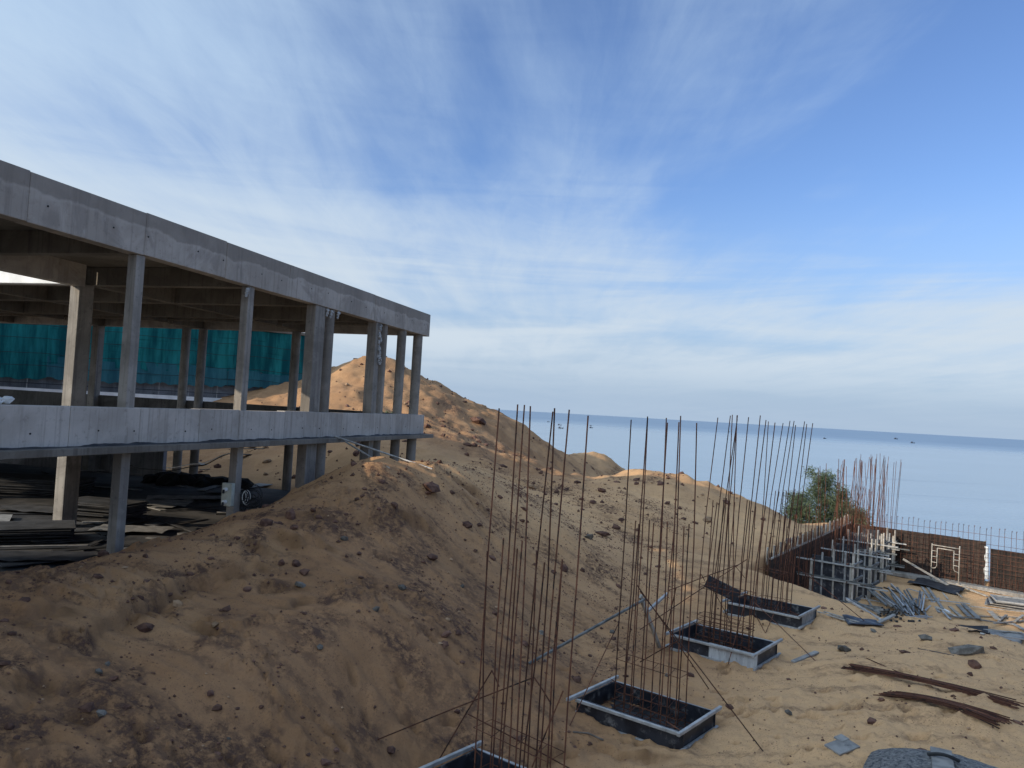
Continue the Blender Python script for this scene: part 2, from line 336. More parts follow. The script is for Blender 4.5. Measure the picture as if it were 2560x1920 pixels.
for a in [(.17, 9.62, 0), (2.47, 12.67, .03), (4.85, 16.66, .03), (7.0, 19.96, .03), (-1.2, 10.6, .35), (-4, 4, 1.8), (0, 5, .6), (4, 6, .8), (8, 6, .9), (12, 8, .6), (-8, 4, 2.3), (-8.5, 7.6, 2.35), (-6, -6, 2.2), (6, -6, 1.2), (0, -20, 2), (20, -10, 0), (-25, -10, 1.6),
          (14, 12, 0), (18, 16, -1.2), (26, 20, -2), (30, 28, -3), (26, 36, -3.5), (20, 43, -2.6), (30, 50, -6),
          (8.7, 26.5, .55), (11.5, 30.6, .6), (13.2, 33.6, .6), (15.6, 37.2, .45), (7.2, 23.2, .45),
          (4, 62, -1), (8, 68, -4), (-6, 62, 4.5), (-10, 66, 2), (0, 75, -6), (10, 80, -13), (-20, 80, -10), (7.2, 43.5, .7), (3, 44.5, 1.2), (10.8, 42, .1), (8, 48, -1.3), (4, 44, .8), (12, 44, -1.6), (14, 50, -4), (20, 60, -11), (30, 70, -16), (50, 40, -14), (60, 10, -10), (-40, 70, 0), (-60, 40, 2), (0, 100, -24), (40, 100, -26), (-40, 110, -24), (80, 70, -26), (90, 0, -22), (-60, 0, 1.5), (-50, -40, 2), (40, -40, -4)]: cw(*a)
for a in [(2, 2, 1.3), (6, 2, 1.3), (10, 2, 1.25), (14, 2, 1.2), (18, 2, 1.2), (24, 2, 1.2), (2, 8, 1.3), (10, 8, 1.25), (20, 8, 1.2), (5, 16, 1.2), (14, 16, 1.2), (24, 16, 1.2), (0, 14, 1.35), (-4, 18, 1.4), (-2.5, 11, 1.7), (-2.5, 7, 2.0), (-2.2, 3, 2.4), (-10, 14, 4.0), (-10, 22, 3.4), (34, 2, 1.4), (34, 10, 1.4)]: cs(*a)
ctrl = np.array(ctrl)
def _phi(r2): return np.sqrt(r2 + 2.0)
def _rbf_fit(c, smooth=.006):
    n = len(c); P = np.c_[np.ones(n), c[:, 0] / 30, c[:, 1] / 30]
    A = _phi(((c[:, None, :2] - c[None, :, :2]) ** 2).sum(-1)) - smooth * np.eye(n)
    K = np.block([[A, P], [P.T, np.zeros((3, 3))]]); return np.linalg.solve(K, np.r_[c[:, 2], 0, 0, 0])
_W = _rbf_fit(ctrl)
def base_height(x, y):
    z = _W[-3] + _W[-2] * x / 30 + _W[-1] * y / 30
    for w, c in zip(_W[:-3], ctrl): z = z + w * _phi((x - c[0]) ** 2 + (y - c[1]) ** 2)
    return z
WA = np.array((9.83, 27.18)); WB = np.array((16.74, 37.37)); WDIR = (WB - WA) / np.linalg.norm(WB - WA); WC = np.array((WDIR[1], -WDIR[0]))   # left retaining wall
WLEN = float(np.linalg.norm(WB - WA)); BDIR = np.array((.7265, -.6872))                                                                         # back wall direction from WB
BN = np.array((-BDIR[1], BDIR[0])) * -1.0                                                                                                        # towards the pit
if np.dot(BN, np.array((18, 28.)) - WB) < 0: BN = -BN
PITZ = -1.5
def macro(x, y, zb=None):
    z = base_height(x, y) if zb is None else zb
    c = (x - WA[0]) * WC[0] + (y - WA[1]) * WC[1]
    e = (x - WB[0]) * BN[0] + (y - WB[1]) * BN[1]
    h = (x - 9.3) * .783 + (y - 24.1) * .622
    m = sstep(-.28, .04, c) * sstep(-.3, .0, e) * sstep(-1.5, .8, h)
    return z * (1 - m) + (PITZ + .12 * fbm(x * .35, y * .35, 3, 5)) * m, m
def ground0(x, y): return macro(np.asarray(x, float), np.asarray(y, float))[0]
def gp0(px, py):                                                         # where a line of sight meets the smooth ground
    a, b_ = ray(px, py); D = np.linspace(4.0, 80.0, 3000); z = ground0(a * D, D)
    i = int(np.argmax(CAM_H + b_ * D < z)); return np.array((a * D[i], D[i]))

scarps = [[(150, 1640), (215, 1600), (262, 1560), (330, 1525), (400, 1478), (470, 1450), (560, 1432), (672, 1402)],
          [(885, 1298), (950, 1300), (1000, 1290), (1045, 1302), (1085, 1335)], [(690, 1336), (740, 1350), (790, 1352), (812, 1358)],
          [(772, 1292), (820, 1300), (862, 1310)], [(125, 1605), (180, 1592), (212, 1612)], [(610, 1352), (650, 1375), (672, 1368)],
          [(700, 1520), (745, 1495)], [(665, 1450), (735, 1462)], [(60, 1560), (110, 1545), (165, 1530)], [(1110, 1190), (1150, 1205), (1190, 1230)], [(480, 1560), (540, 1590)],
          [(1160, 1240), (1215, 1275)], [(30, 1700), (110, 1690)], [(1480, 1870), (1560, 1895), (1640, 1900)], [(1330, 1905), (1400, 1890)]]
prints = [(188, 1707, .34), (205, 1792, .34), (350, 1842, .32), (1075, 1600, .26), (1130, 1652, .24), (968, 1463, .26), (917, 1795, .26), (1024, 1803, .30), (1122, 1806, .28), (955, 1385, .30), (893, 1330, .28), (795, 1318, .34), (763, 1350, .3), (120, 1880, .3), (440, 1905, .3), (560, 1885, .26), (690, 1870, .26), (60, 1760, .3), (840, 1845, .26), (1000, 1700, .24),
          (1220, 1560, .22), (1010, 1560, .22), (880, 1690, .24)]
scarps = [[gp0(*p) for p in s] for s in scarps]
prints = [(*gp0(p[0], p[1]), p[2]) for p in prints]
rp = np.random.default_rng(3)
for k in range(150):          # trampled sand round the boxes and on the right mound
    q = gp0(rp.uniform(1350, 2520), rp.uniform(1540, 1915)); prints.append((q[0], q[1], rp.uniform(.16, .30)))
BOXC = [(.17, 9.62), (2.47, 12.67), (4.85, 16.66), (7.0, 19.96)]
BLONG = np.array((.785, -.62)) / np.hypot(.785, .62); BSIDE = np.array((-BLONG[1], BLONG[0]))
def height(x, y, zb=None):
    x = np.asarray(x, float); y = np.asarray(y, float)
    z, pit = macro(x, y, zb)
    r = np.hypot(x, y); near = np.clip(1 - (y - 34) / 20, 0, 1)
    vx, vy = x - FE[0], y - FE[1]; n = vx * FN[0] + vy * FN[1]; s = -(vx * FD[0] + vy * FD[1])
    slope = sstep(.6, -.6, n) * sstep(-9.5, -6.0, n) * (1 - pit)             # the bank's flank
    z = z + (.16 * fbm(x * .38, y * .38, 4, 1) + .022 * fbm(x * 1.7, y * 1.7, 3, 2)) * (1 - .75 * pit)
    z = z + slope * .10 * fbm(n * .30 + .3 * s, s * 1.7, 3, 11) + slope * .045 * fbm(n * .6 + .5 * s, s * 4.2, 2, 12)
    dune = sstep(30, 38, y) * sstep(16, 10, x + .0)
    z = z + dune * (.32 * fbm(x * .22, y * .22, 4, 21) + .26 * np.abs(fbm(x * .5, y * .3, 3, 23)) - .10 + .16 * fbm(x * .9, y * .9, 4, 25))
    rough = sstep(26, 12, y) * sstep(-2.5, 1.0, x - .6 * (y - 10) + 2.0)       # disturbed sand in the pit and mound
    z = z + rough * (.09 * np.abs(fbm(x * 1.6, y * 1.6, 4, 31)) + .035 * fbm(x * 6, y * 6, 3, 33))
    lump = sstep(.10, .42, fbm(x * .8 + 5, y * .8, 3, 41))
    z = z + near * lump * (.040 * np.abs(fbm(x * 5.5, y * 5.5, 3, 43)) + .012 * fbm(x * 17, y * 17, 2, 44))
    z = z + near * .010 * fbm(x * 9, y * 9, 3, 45)
    bank = sstep(.4, -.6, n) * sstep(-8.5, -6.0, n) * (1 - pit) * sstep(30, 20, y)
    tt_ = 2.3 * fbm(x * .75 + 4, y * .75, 4, 47) + z * 1.5 + .35 * fbm(x * 3, y * 3, 3, 48); wv_ = tt_ - np.floor(tt_)
    saw = np.where(wv_ < .93, (wv_ / .93) ** 3, (1 - wv_) / .07); z = z + bank * sstep(-.02, .22, fbm(x * .5 + 8, y * .5 + 2, 3, 49)) * .085 * saw
    for sc in scarps:
        c0 = np.mean(sc, 0); sel = np.where(np.hypot(x - c0[0], y - c0[1]) < 5.0)
        if not len(sel[0]): continue
        X = x[sel] + .20 * fbm(x[sel] * 1.2, y[sel] * 1.2, 3, 51); Y = y[sel] + .20 * fbm(x[sel] * 1.2 + 9, y[sel] * 1.2, 3, 52)
        best = np.full(X.shape, 9.0); sg = np.ones(X.shape); tt = np.zeros(X.shape); N = len(sc) - 1
        for i in range(N):
            a, b_ = sc[i], sc[i + 1]; d = b_ - a; L2 = d @ d; t = np.clip(((X - a[0]) * d[0] + (Y - a[1]) * d[1]) / L2, 0, 1)
            dx, dy = X - a[0] - t * d[0], Y - a[1] - t * d[1]; dd = np.hypot(dx, dy); cr = np.sign(d[0] * dy - d[1] * dx)
            u = dd < best; best[u] = dd[u]; sg[u] = cr[u]; tt[u] = (i + t[u]) / N
        taper = np.clip(np.minimum(tt, 1 - tt) * 5 + .15, 0, 1) * (.6 + .8 * np.abs(fbm(X * 1.5, Y * 1.5, 2, 55)) * 2)
        z[sel] += taper * np.tanh(best * sg / .035) * np.where(sg > 0, .085 * np.exp(-best / .45), .14 * np.exp(-best / .18))
    for (fx, fy, ln) in prints:
        sel = np.where((np.abs(x - fx) < .6) & (np.abs(y - fy) < .6))
        if not len(sel[0]): continue
        X, Y = x[sel] - fx, y[sel] - fy; q = math.sin(fx * 91.7 + fy * 37.3); an = -.55 + .9 * q; u = X * math.cos(an) + Y * math.sin(an); v = -X * math.sin(an) + Y * math.cos(an)
        dep = .085 + .035 * q
        z[sel] += -dep * np.exp(-(u / (ln * .52)) ** 4 - (v / (ln * .24)) ** 4) + dep * .55 * np.exp(-((u - ln * .72) / (ln * .30)) ** 2 - (v / (ln * .34)) ** 2)
    for bc in BOXC:                                                             # sand levelled where a box stands
        u = (x - bc[0]) * BLONG[0] + (y - bc[1]) * BLONG[1]; v = (x - bc[0]) * BSIDE[0] + (y - bc[1]) * BSIDE[1]
        ring = sstep(1.5, 1.05, np.abs(u)) * sstep(1.25, .72, np.abs(v)) * np.maximum(sstep(.9, 1.02, np.abs(u)), sstep(.52, .64, np.abs(v))); z = z + ring * .16 * np.clip(fbm(x * 1.6 + bc[0], y * 1.6, 3, 95) + .12, 0, 1)
        m = sstep(1.55, 1.0, np.abs(u)) * sstep(1.15, .62, np.abs(v)) * (1 - .7 * ring); z = z * (1 - m) + (.03 + .3 * (z - .03)) * m * 0 + m * (z * .25 + .02)
    return z
_TG = None
def gzs(x, y):
    ys, ts, w, Z = _TG; i = np.clip(np.searchsorted(ys, y, 'right') - 1, 0, len(ys) - 2); fy = np.clip((y - ys[i]) / (ys[i + 1] - ys[i]), 0, 1)
    out = 0
    for ii, wt_ in ((i, 1 - fy), (i + 1, fy)):
        t = x / w[ii]; j = np.clip(np.searchsorted(ts, t, 'right') - 1, 0, len(ts) - 2); fx = np.clip((t - ts[j]) / (ts[j + 1] - ts[j]), 0, 1)
        out = out + wt_ * (Z[ii, j] * (1 - fx) + Z[ii, j + 1] * fx)
    return out
def gz(p): return float(gzs(np.array([p[0]], float), np.array([p[1]], float))[0])
def gp(px, py, lift=0.0):
    q = gp0(px, py)
    for _ in range(2):
        z = gz(q); w = onz(px, py, z); q = w[:2] if np.hypot(*(w[:2] - q)) < 3 else q
    return np.array((q[0], q[1], gz(q) + lift))

def build_terrain():
    ys = np.r_[np.linspace(-42, 2.6, 26), 3.0 * np.exp(np.linspace(0, math.log(130 / 3.0), 820))]
    tc = np.linspace(-1, 1, 560); ex = 1 + np.geomspace(.02, 14, 34)
    ts = np.r_[-ex[::-1], tc, ex]
    w = np.maximum(ys, 3.0) * .74 + .6
    X = w[:, None] * ts[None, :]; X = np.clip(X, -130, 130) ; Y = np.repeat(ys[:, None], len(ts), 1)
    nr, nc = X.shape
    ri = np.unique(np.r_[np.arange(0, nr, 5), nr - 1]); ci = np.unique(np.r_[np.arange(0, nc, 5), np.arange(0, 35), np.arange(nc - 35, nc)])
    zc_ = base_height(X[np.ix_(ri, ci)], Y[np.ix_(ri, ci)])                    # smooth part on a coarse grid, then interpolated
    t1 = np.array([np.interp(np.arange(nc), ci, row) for row in zc_]); zb = np.empty((nr, nc))
    k_ = np.clip(np.searchsorted(ri, np.arange(nr), 'right') - 1, 0, len(ri) - 2); w_ = (np.arange(nr) - ri[k_]) / (ri[k_ + 1] - ri[k_])
    zb = t1[k_] * (1 - w_[:, None]) + t1[k_ + 1] * w_[:, None]
    x, y = X.ravel(), Y.ravel(); z = height(x, y, zb.ravel())
    me = bpy.data.meshes.new('sand_ground'); nv = nr * nc
    me.vertices.add(nv); me.vertices.foreach_set('co', np.c_[x, y, z].astype(np.float32).ravel())
    i = (np.arange(nr - 1)[:, None] * nc + np.arange(nc - 1)[None, :]).ravel()
    q = np.c_[i, i + 1, i + nc + 1, i + nc].astype(np.int32); nf = len(q)
    me.loops.add(nf * 4); me.loops.foreach_set('vertex_index', q.ravel())
    me.polygons.add(nf); me.polygons.foreach_set('loop_start', np.arange(0, nf * 4, 4, dtype=np.int32)); me.polygons.foreach_set('use_smooth', np.ones(nf, bool))
    me.update(calc_edges=True)
    # purple-brown clay mixed into the spoil, and the pale packed track over the saddle
    vx, vy = x - FE[0], y - FE[1]; n = vx * FN[0] + vy * FN[1]
    c1 = sstep(.10, .42, fbm(x * .55 + 3, y * .55 + 1, 4, 61)) * .7 + sstep(.18, .45, fbm(x * 1.5 + 1, y * 1.5 + 6, 4, 64)) * .75 * sstep(22, 13, y)
    bl = np.exp(-((x + 4.6) / 1.7) ** 2 - ((y - 7.0) / 1.6) ** 2) * 1.2 * sstep(-.25, .2, fbm(x * 1.1, y * 1.1, 3, 62))
    q1 = gp0(890, 1560); q2 = gp0(1040, 1440); q3 = gp0(1150, 1450); q4 = gp0(1130, 1080)
    for q_, r_, a_ in ((q1, .9, .9), (q2, 1.0, .7), (q3, 1.3, .6), (q4, 4.0, .9)):
        bl = bl + a_ * np.exp(-((x - q_[0]) / r_) ** 2 - ((y - q_[1]) / r_) ** 2) * sstep(-.3, .25, fbm(x * 1.3, y * 1.3, 3, 63))
    streakd = sstep(.05, .4, fbm(n * .35, (vx * FD[0] + vy * FD[1]) * 1.9, 3, 66)) * .5 * sstep(.5, -.5, n) * sstep(40, 25, y)
    dunec = sstep(.15, .5, fbm(x * .4, y * .4, 4, 67)) * sstep(32, 40, y) * sstep(-9.5, -5.5, x) * .9
    clay = np.clip(c1 * sstep(3, -1, n) * sstep(-10.0, -7.5, n) + bl + streakd + dunec, 0, 1)
    packed = np.clip(.55 * sstep(13, 24, y) * sstep(36, 31, y) + np.exp(-((x - .4) / 3.2) ** 2 - ((y - 27) / 4.5) ** 2) * .8 + .95 * sstep(-.5, 3.0, x - .6 * (y - 10)) * sstep(32, 22, y) + .12 * sstep(30, 40, y) + .5 * sstep(26, 34, y) * sstep(2, 6, x) + .25 * sstep(0, .5, fbm(x * .3, y * .3, 3, 68)), 0, 1)
    damp = np.zeros(len(x))
    for sc in scarps:
        for i_ in range(len(sc) - 1):
            for t_ in np.linspace(0, 1, 5):
                q_ = sc[i_] * (1 - t_) + sc[i_ + 1] * t_; sel = np.where((np.abs(x - q_[0]) < .7) & (np.abs(y - q_[1]) < .7))
                damp[sel] = np.maximum(damp[sel], np.exp(-((x[sel] - q_[0] - .10) / .20) ** 2 - ((y[sel] - q_[1] + .06) / .16) ** 2))
    for (fx, fy, ln) in prints:
        sel = np.where((np.abs(x - fx) < .5) & (np.abs(y - fy) < .5)); q = math.sin(fx * 91.7 + fy * 37.3); an = -.55 + .9 * q; X_, Y_ = x[sel] - fx, y[sel] - fy; u = X_ * math.cos(an) + Y_ * math.sin(an); v = -X_ * math.sin(an) + Y_ * math.cos(an)
        damp[sel] = np.maximum(damp[sel], .8 * np.exp(-(u / (ln * .50)) ** 4 - (v / (ln * .25)) ** 4))
    damp = np.clip(damp * (.55 + 1.0 * fbm(x * 3, y * 3, 3, 71)), 0, 1)
    for nm, arr in (('clay', clay), ('packed', packed), ('damp', damp)):
        at_ = me.attributes.new(nm, 'FLOAT', 'POINT'); at_.data.foreach_set('value', arr.astype(np.float32))
    me.materials.append(M['sand'])
    global _TG; _TG = (ys, ts, w, z.reshape(nr, nc))
    o = bpy.data.objects.new('sand_ground', me); COL.objects.link(o); tag(o, kind='structure'); return o
build_terrain()
# sea
b_ = MB(); R_ = 60000.0; n_ = 96
rings = [0.0, 200, 800, 3000, 12000, R_]
vs = [(0, 0, -21)]; fs = []
for r_ in rings[1:]:
    vs += [(r_ * math.cos(2 * math.pi * k / n_), r_ * math.sin(2 * math.pi * k / n_), -21.0) for k in range(n_)]
for k in range(n_): fs.append((0, 1 + k, 1 + (k + 1) % n_))
for j in range(len(rings) - 2):
    for k in range(n_): a0 = 1 + j * n_; fs.append((a0 + k, a0 + n_ + k, a0 + n_ + (k + 1) % n_, a0 + (k + 1) % n_))
b_.add(vs, fs); tag(b_.build('sea', 'sea_water'), kind='structure')

# ------------------------------------------------------------------ the concrete building
bld = empty('concrete_building', 'unfinished two storey grey concrete frame building on the left', 'building')
S_END = 46.0
def seg(name, mat, s0, s1, n0, n1, z0, z1, bevel=.012, parent=None):
    c = sn((s0 + s1) / 2, (n0 + n1) / 2, (z0 + z1) / 2)
    return MB().frame(c, V3(FD, 0) * (s1 - s0) / 2, V3(FN, 0) * (n1 - n0) / 2, (0, 0, (z1 - z0) / 2)).build(name, mat, parent or bld, bevel=bevel)
roof = seg('roof_slab', 'concrete', .15, 10.55, .12, 29, 7.97, 8.12, 0)
seg('roof_slab', 'concrete', 10.56, S_END, .12, 4.95, 7.97, 8.12, 0)
floor = seg('floor_slab', 'concrete', -.30, 10.55, -.28, 29, 3.82, 3.945, .01)
seg('floor_slab', 'concrete', 10.553, S_END, -.28, 4.95, 3.82, 3.945, .01)
jr = random.Random(4)
fb = [0, 2.05, 4.5, 6.9, 9.3, 11.8, 14.2, 16.7, 19.1, 21.6, 24.0, 27, 30, 33, 36, 39, 42, S_END]
for a, c in zip(fb, fb[1:]):
    d = jr.uniform(-.004, .004); seg('fascia_panel', 'fascia_concrete', a + .002, c - .002, d, .28, 7.50 + jr.uniform(-.008, .008), 8.30 + jr.uniform(-.012, .012), .014)
seg('fascia_core', 'fascia_concrete', .06, S_END, .04, .24, 7.56, 8.24, 0)
for a, c in ((.284, 5), (5.004, 10), (10.004, 15), (15.004, 20), (20.004, 25), (25.004, 29)):
    seg('fascia_panel', 'fascia_concrete', 0, .28, a, c - .004, 7.50, 8.30, .014)
for a, c in ((5.0, 10), (10.004, 15), (15.004, 20), (20.004, 29)):
    seg('fascia_panel', 'white_render', 10.56, 10.80, a, c - .004, 7.50, 8.36, .014)
seg('fascia_panel', 'fascia_concrete', 10.81, S_END, 4.75, 5.0, 7.42, 8.30, .014)
bb = [0, 1.25, 2.45, 3.05, 4.75, 6.15, 7.7, 9.1, 10.95, 12.3, 14.0, 15.6, 17.4, 19.2, 21, 23, 25, 28, 31, 34, 37, 40, 43, S_END]
for a, c in zip(bb, bb[1:]):
    d = jr.uniform(-.007, .007); seg('beam_panel', 'beam_concrete', a + .003, c - .003, d, .25, 3.95, 4.64 + jr.uniform(-.01, .01), .012)
seg('beam_core', 'beam_concrete', .06, S_END, .04, .22, 3.96, 4.60, 0)
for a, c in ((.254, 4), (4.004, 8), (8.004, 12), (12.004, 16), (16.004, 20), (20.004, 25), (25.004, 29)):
    seg('beam_panel', 'shaded_concrete', 0, .25, a, c - .004, 3.95, 4.64, .012)
for s_ in (3.95, 7.4, 14.2, 17.7, 21.1, 24.5, 28):
    seg('ceiling_beam', 'concrete', s_ - .13, s_ + .13, .285, 4.745 if s_ > 10 else 29, 7.515, 7.965, .01)
seg('ceiling_beam', 'concrete', 10.55 - .27, 10.55 - .005, .285, 29, 7.515, 7.965, .01)
seg('ceiling_beam', 'concrete', 2.05, 2.29, .285, 29, 7.60, 7.965, .01)
for n_ in (4.95, 9.6, 14.4, 19.2, 24.0):
    for a, c in ((.29, 2.04), (2.30, 3.81), (4.09, 7.26), (7.54, 10.27)): seg('ceiling_beam', 'concrete', a, c, n_ - .13, n_ + .13, 7.505, 7.963, .01)
def column(kind, s_, n_, a, c=None, z0=1.0, z1=7.49):
    b = MB()
    if kind == 'square': b.frame(sn(s_, n_, (z0 + z1) / 2), V3(FD, 0) * a / 2, V3(FN, 0) * (c or a) / 2, (0, 0, (z1 - z0) / 2))
    else:
        prof = []
        if kind == 'round': prof = [(a * math.cos(t), a * math.sin(t)) for t in (2 * math.pi * k / 24 for k in range(24))]
        else:           # rectangular shaft ending in a half round
            prof = [(a / 2 - c / 2 + c / 2 * math.sin(t), -c / 2 * math.cos(t)) for t in (math.pi * k / 12 for k in range(13))] + [(-a / 2, c / 2), (-a / 2, -c / 2)]
        m_ = len(prof); vs = [sn(s_ - p[0], n_ + p[1], z) for z in (z0, z1) for p in prof]
        fs = [(k, (k + 1) % m_, m_ + (k + 1) % m_, m_ + k) for k in range(m_)] + [tuple(range(m_))[::-1], tuple(range(m_, 2 * m_))]
        b.add(vs, fs)
    return b.build('column', 'column_concrete', bld, bevel=.012 if kind == 'square' else 0)
for s_ in (14.23, 10.76, 17.75, 21.1, 24.5, 27.9, 31.3, 35): column('square', s_, .14, .22, .20)
column('oblong', 7.62, .165, .62, .27); column('round', 6.94, .19, .16)
column('oblong', 4.06, .18, .44, .29); column('round', 3.48, .17, .135)
column('round', 2.0, .185, .155); column('round', .57, .20, .17)
column('square', 10.74, 4.90, .45, .29)
for px in (234, 455, 497, 731):
    a_, _ = ray(px, 990); e0 = FE - FD * .35; n_ = (a_ * e0[1] - e0[0]) / (FN[0] - a_ * FN[1]); column('round' if px != 234 else 'square', .35, n_, .165 if px != 234 else .32)
for n_ in (9.6, 14.4): column('square', 10.7, n_ + 4, .4)
seg('end_wall', 'block_wall', -.6, -.4, 11.5, 29, 1.0, 3.15, 0)
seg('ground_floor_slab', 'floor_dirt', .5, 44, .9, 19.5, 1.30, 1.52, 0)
for n_ in (19.8,): seg('back_wall', 'block_wall', .5, 44, n_, n_ + .2, 1.3, 3.8, 0)
# tie holes left by the formwork
for k in range(16):
    for zt_, mt_ in ((4.20 + .02 * math.sin(k * 2.1), 'beam'), (7.86 + .03 * math.sin(k * 1.3), 'fascia')):
        q = sn(.55 + 1.12 * k + .15 * math.sin(k * 3.3), -.008, zt_); pn = min((c_ for c_ in bld.children if c_.name.startswith(mt_ + '_panel')), key=lambda c_: (Vector(q) - sum((Vector(b_) for b_ in c_.bound_box), Vector()) / 8).length); MB().tube([q, q + V3(FN, 0) * .03], .017, 7).build('tie_hole', 'black_rubber', pn)
# hardened mortar lumps, and a foam strip trailing down a column
def blob(b, c, r, seed, sx=1, sy=1, sz=1):
    rr = np.random.default_rng(seed); n1, n2 = 5, 8; vs = [tuple(np.array(c) + (0, 0, -r * sz))]; 
    for i in range(1, n1):
        th = math.pi * i / n1
        for k in range(n2):
            f = r * rr.uniform(.72, 1.2); ph = 2 * math.pi * (k + .5 * (i % 2)) / n2
            vs.append((c[0] + f * sx * math.sin(th) * math.cos(ph), c[1] + f * sy * math.sin(th) * math.sin(ph), c[2] - f * sz * math.cos(th)))
    vs.append(tuple(np.array(c) + (0, 0, r * sz))); fs = []
    for k in range(n2): fs.append((0, 1 + (k + 1) % n2, 1 + k)); e = len(vs) - 1; l = 1 + (n1 - 2) * n2; fs.append((e, l + k, l + (k + 1) % n2))
    for i in range(n1 - 2):
        for k in range(n2): a = 1 + i * n2; fs.append((a + k, a + (k + 1) % n2, a + n2 + (k + 1) % n2, a + n2 + k))
    return b.add(vs, fs)
b = MB()
for k in range(16):
    p = sn(4.02 + .03 * math.sin(k * 1.7), .02 - .03 * math.cos(k), 7.40 - k * .065); blob(b, p, .035 + .012 * (k % 3), k, sz=1.5)
for k in range(9): p = sn(4.0 + .07 * math.cos(k * .7), -.02, 6.30 + .10 * math.sin(k * .7)); blob(b, p, .034, 30 + k)
tag(b.build('foam_strip', 'pale_ply'), 'pale twisted foam strip hanging from roof beam down a column', 'foam')
for i, (s_, z_) in enumerate(((10.98, 7.38), (7.35, 7.42), (7.15, 7.40), (6.76, 7.43))):
    b = MB(); 
    for k in range(3): blob(b, sn(s_ + .02 * k, -.0, z_ - .07 * k), .055 - .01 * k, 60 + i * 5 + k)
    tag(b.build('mortar_lump', 'pale_ply'), ['pale mortar lump at head of square column by the cable coil', 'left pale lump at head of the thick paired column', 'middle pale lump under roof beam at paired columns', 'right pale lump at head of the slim paired column'][i], 'mortar')
# rubble bag and crumbs on the beam
b = MB()
for k in range(6): blob(b, sn(16.55 + .12 * k, .3 + .03 * (k % 2), 4.70 - .01 * k), .09 - .008 * k, 90 + k, 1.2, 1.1, .7)
tag(b.build('rubble_bag', 'white_plastic'), 'crumpled white bag of rubble lying on the floor beam at left edge', 'bag')

# ------------------------------------------------------------------ netted building behind
nbd = empty('netted_building', 'block building behind wrapped in teal green safety netting', 'building')
Q0 = np.array((-.735 * 39, 39.0)); Q1 = np.array((-.262 * 50, 50.0)); QD = (Q1 - Q0) / np.linalg.norm(Q1 - Q0); QL = float(np.linalg.norm(Q1 - Q0)); QN = np.array((QD[1], -QD[0]))
def qp(u, o, z): return V3(Q0 + QD * u + QN * o, z)
def qbox(name, mat, u0, u1, o0, o1, z0, z1, bevel=0.0): return MB().frame(qp((u0 + u1) / 2, (o0 + o1) / 2, (z0 + z1) / 2), V3(QD, 0) * (u1 - u0) / 2, V3(QN, 0) * (o1 - o0) / 2, (0, 0, (z1 - z0) / 2)).build(name, mat, nbd, bevel=bevel)
qbox('wall', 'block_wall', -4, QL, -6, 0, 1.0, 9.0)
qbox('roof', 'concrete', -4.3, QL + .4, -6.3, .5, 9.0, 9.16)
qbox('parapet', 'white_render', -4, QL - 3.0, .55, .75, 1.5, 4.70)
for k in range(13):
    u = -3 + k * 1.62; MB().tube([qp(u, .28, 4.4), qp(u, .28, 9.0)], .022, 6).build('scaffold_pipe', 'galvanised', nbd)
for z in (4.95, 5.45): MB().tube([qp(-4, .33, z), qp(QL, .33, z + .03)], .02, 6).build('rail', 'black_rubber', nbd)
nr_ = random.Random(8)
def netsheet(u0, u1, z0, z1, off, mat, ph):
    b = MB(); nu, nz = 14, 8; vs = []
    for j in range(nz + 1):
        for i in range(nu + 1):
            u = u0 + (u1 - u0) * i / nu; fz = j / nz; sag = .10 * math.sin(math.pi * i / nu) * (1 - fz) + .05 * math.sin(i * 1.3 + ph) * (1 - fz)
            o = off + .05 * math.sin(u * 3.1 + ph) * (1 - .3 * fz) + .035 * math.sin(u * 7 + fz * 3 + ph * 2)
            vs.append(qp(u, o, z0 + (z1 - z0) * fz - sag))
    fs = [(j * (nu + 1) + i, j * (nu + 1) + i + 1, (j + 1) * (nu + 1) + i + 1, (j + 1) * (nu + 1) + i) for j in range(nz) for i in range(nu)]
    b.add(vs, fs).build('net_sheet', mat, nbd, smooth=True)
u = -3.5; k = 0
while u < QL:
    w = nr_.uniform(1.7, 2.4); netsheet(u - .06, min(u + w, QL), 5.22 + .045 * max(u, 0) * .6 + nr_.uniform(-.05, .06) + (.75 if 3.5 < u else 0), 8.98, .40 + .02 * (k % 2), 'net_teal', k * 1.7)
    if u > 3.2: netsheet(u, min(u + w, QL), 5.25 + nr_.uniform(-.08, .08) + .02 * u, 6.45 + nr_.uniform(-.1, .1), .47 + .015 * (k % 2), 'net_blue', k * 2.3)
    u += w; k += 1
for z in (5.95, 6.6, 7.4, 8.1):
    MB().tube([qp(-3.5 + (QL + 3.5) * t / 30, .56, z - .10 * abs(math.sin(t * .63)) - .02 * math.sin(t * 2.1)) for t in range(31)], .012, 5).build('rope', 'black_rubber', nbd)

# ------------------------------------------------------------------ unseen block added beyond the left edge to shade the pit
shade_block = empty('added_shade_block', 'tall unseen concrete block added beyond the left edge to shade the pit', 'building')
seg('shade_wall', 'concrete', 33.8, 66, 24, 27, 1.0, 23.5, 0, shade_block)
for k in range(6): seg('shade_ledge', 'concrete', 33.5, 66.5, 23.3, 27.4, 4.6 + 3.4 * k, 4.85 + 3.4 * k, 0, shade_block)

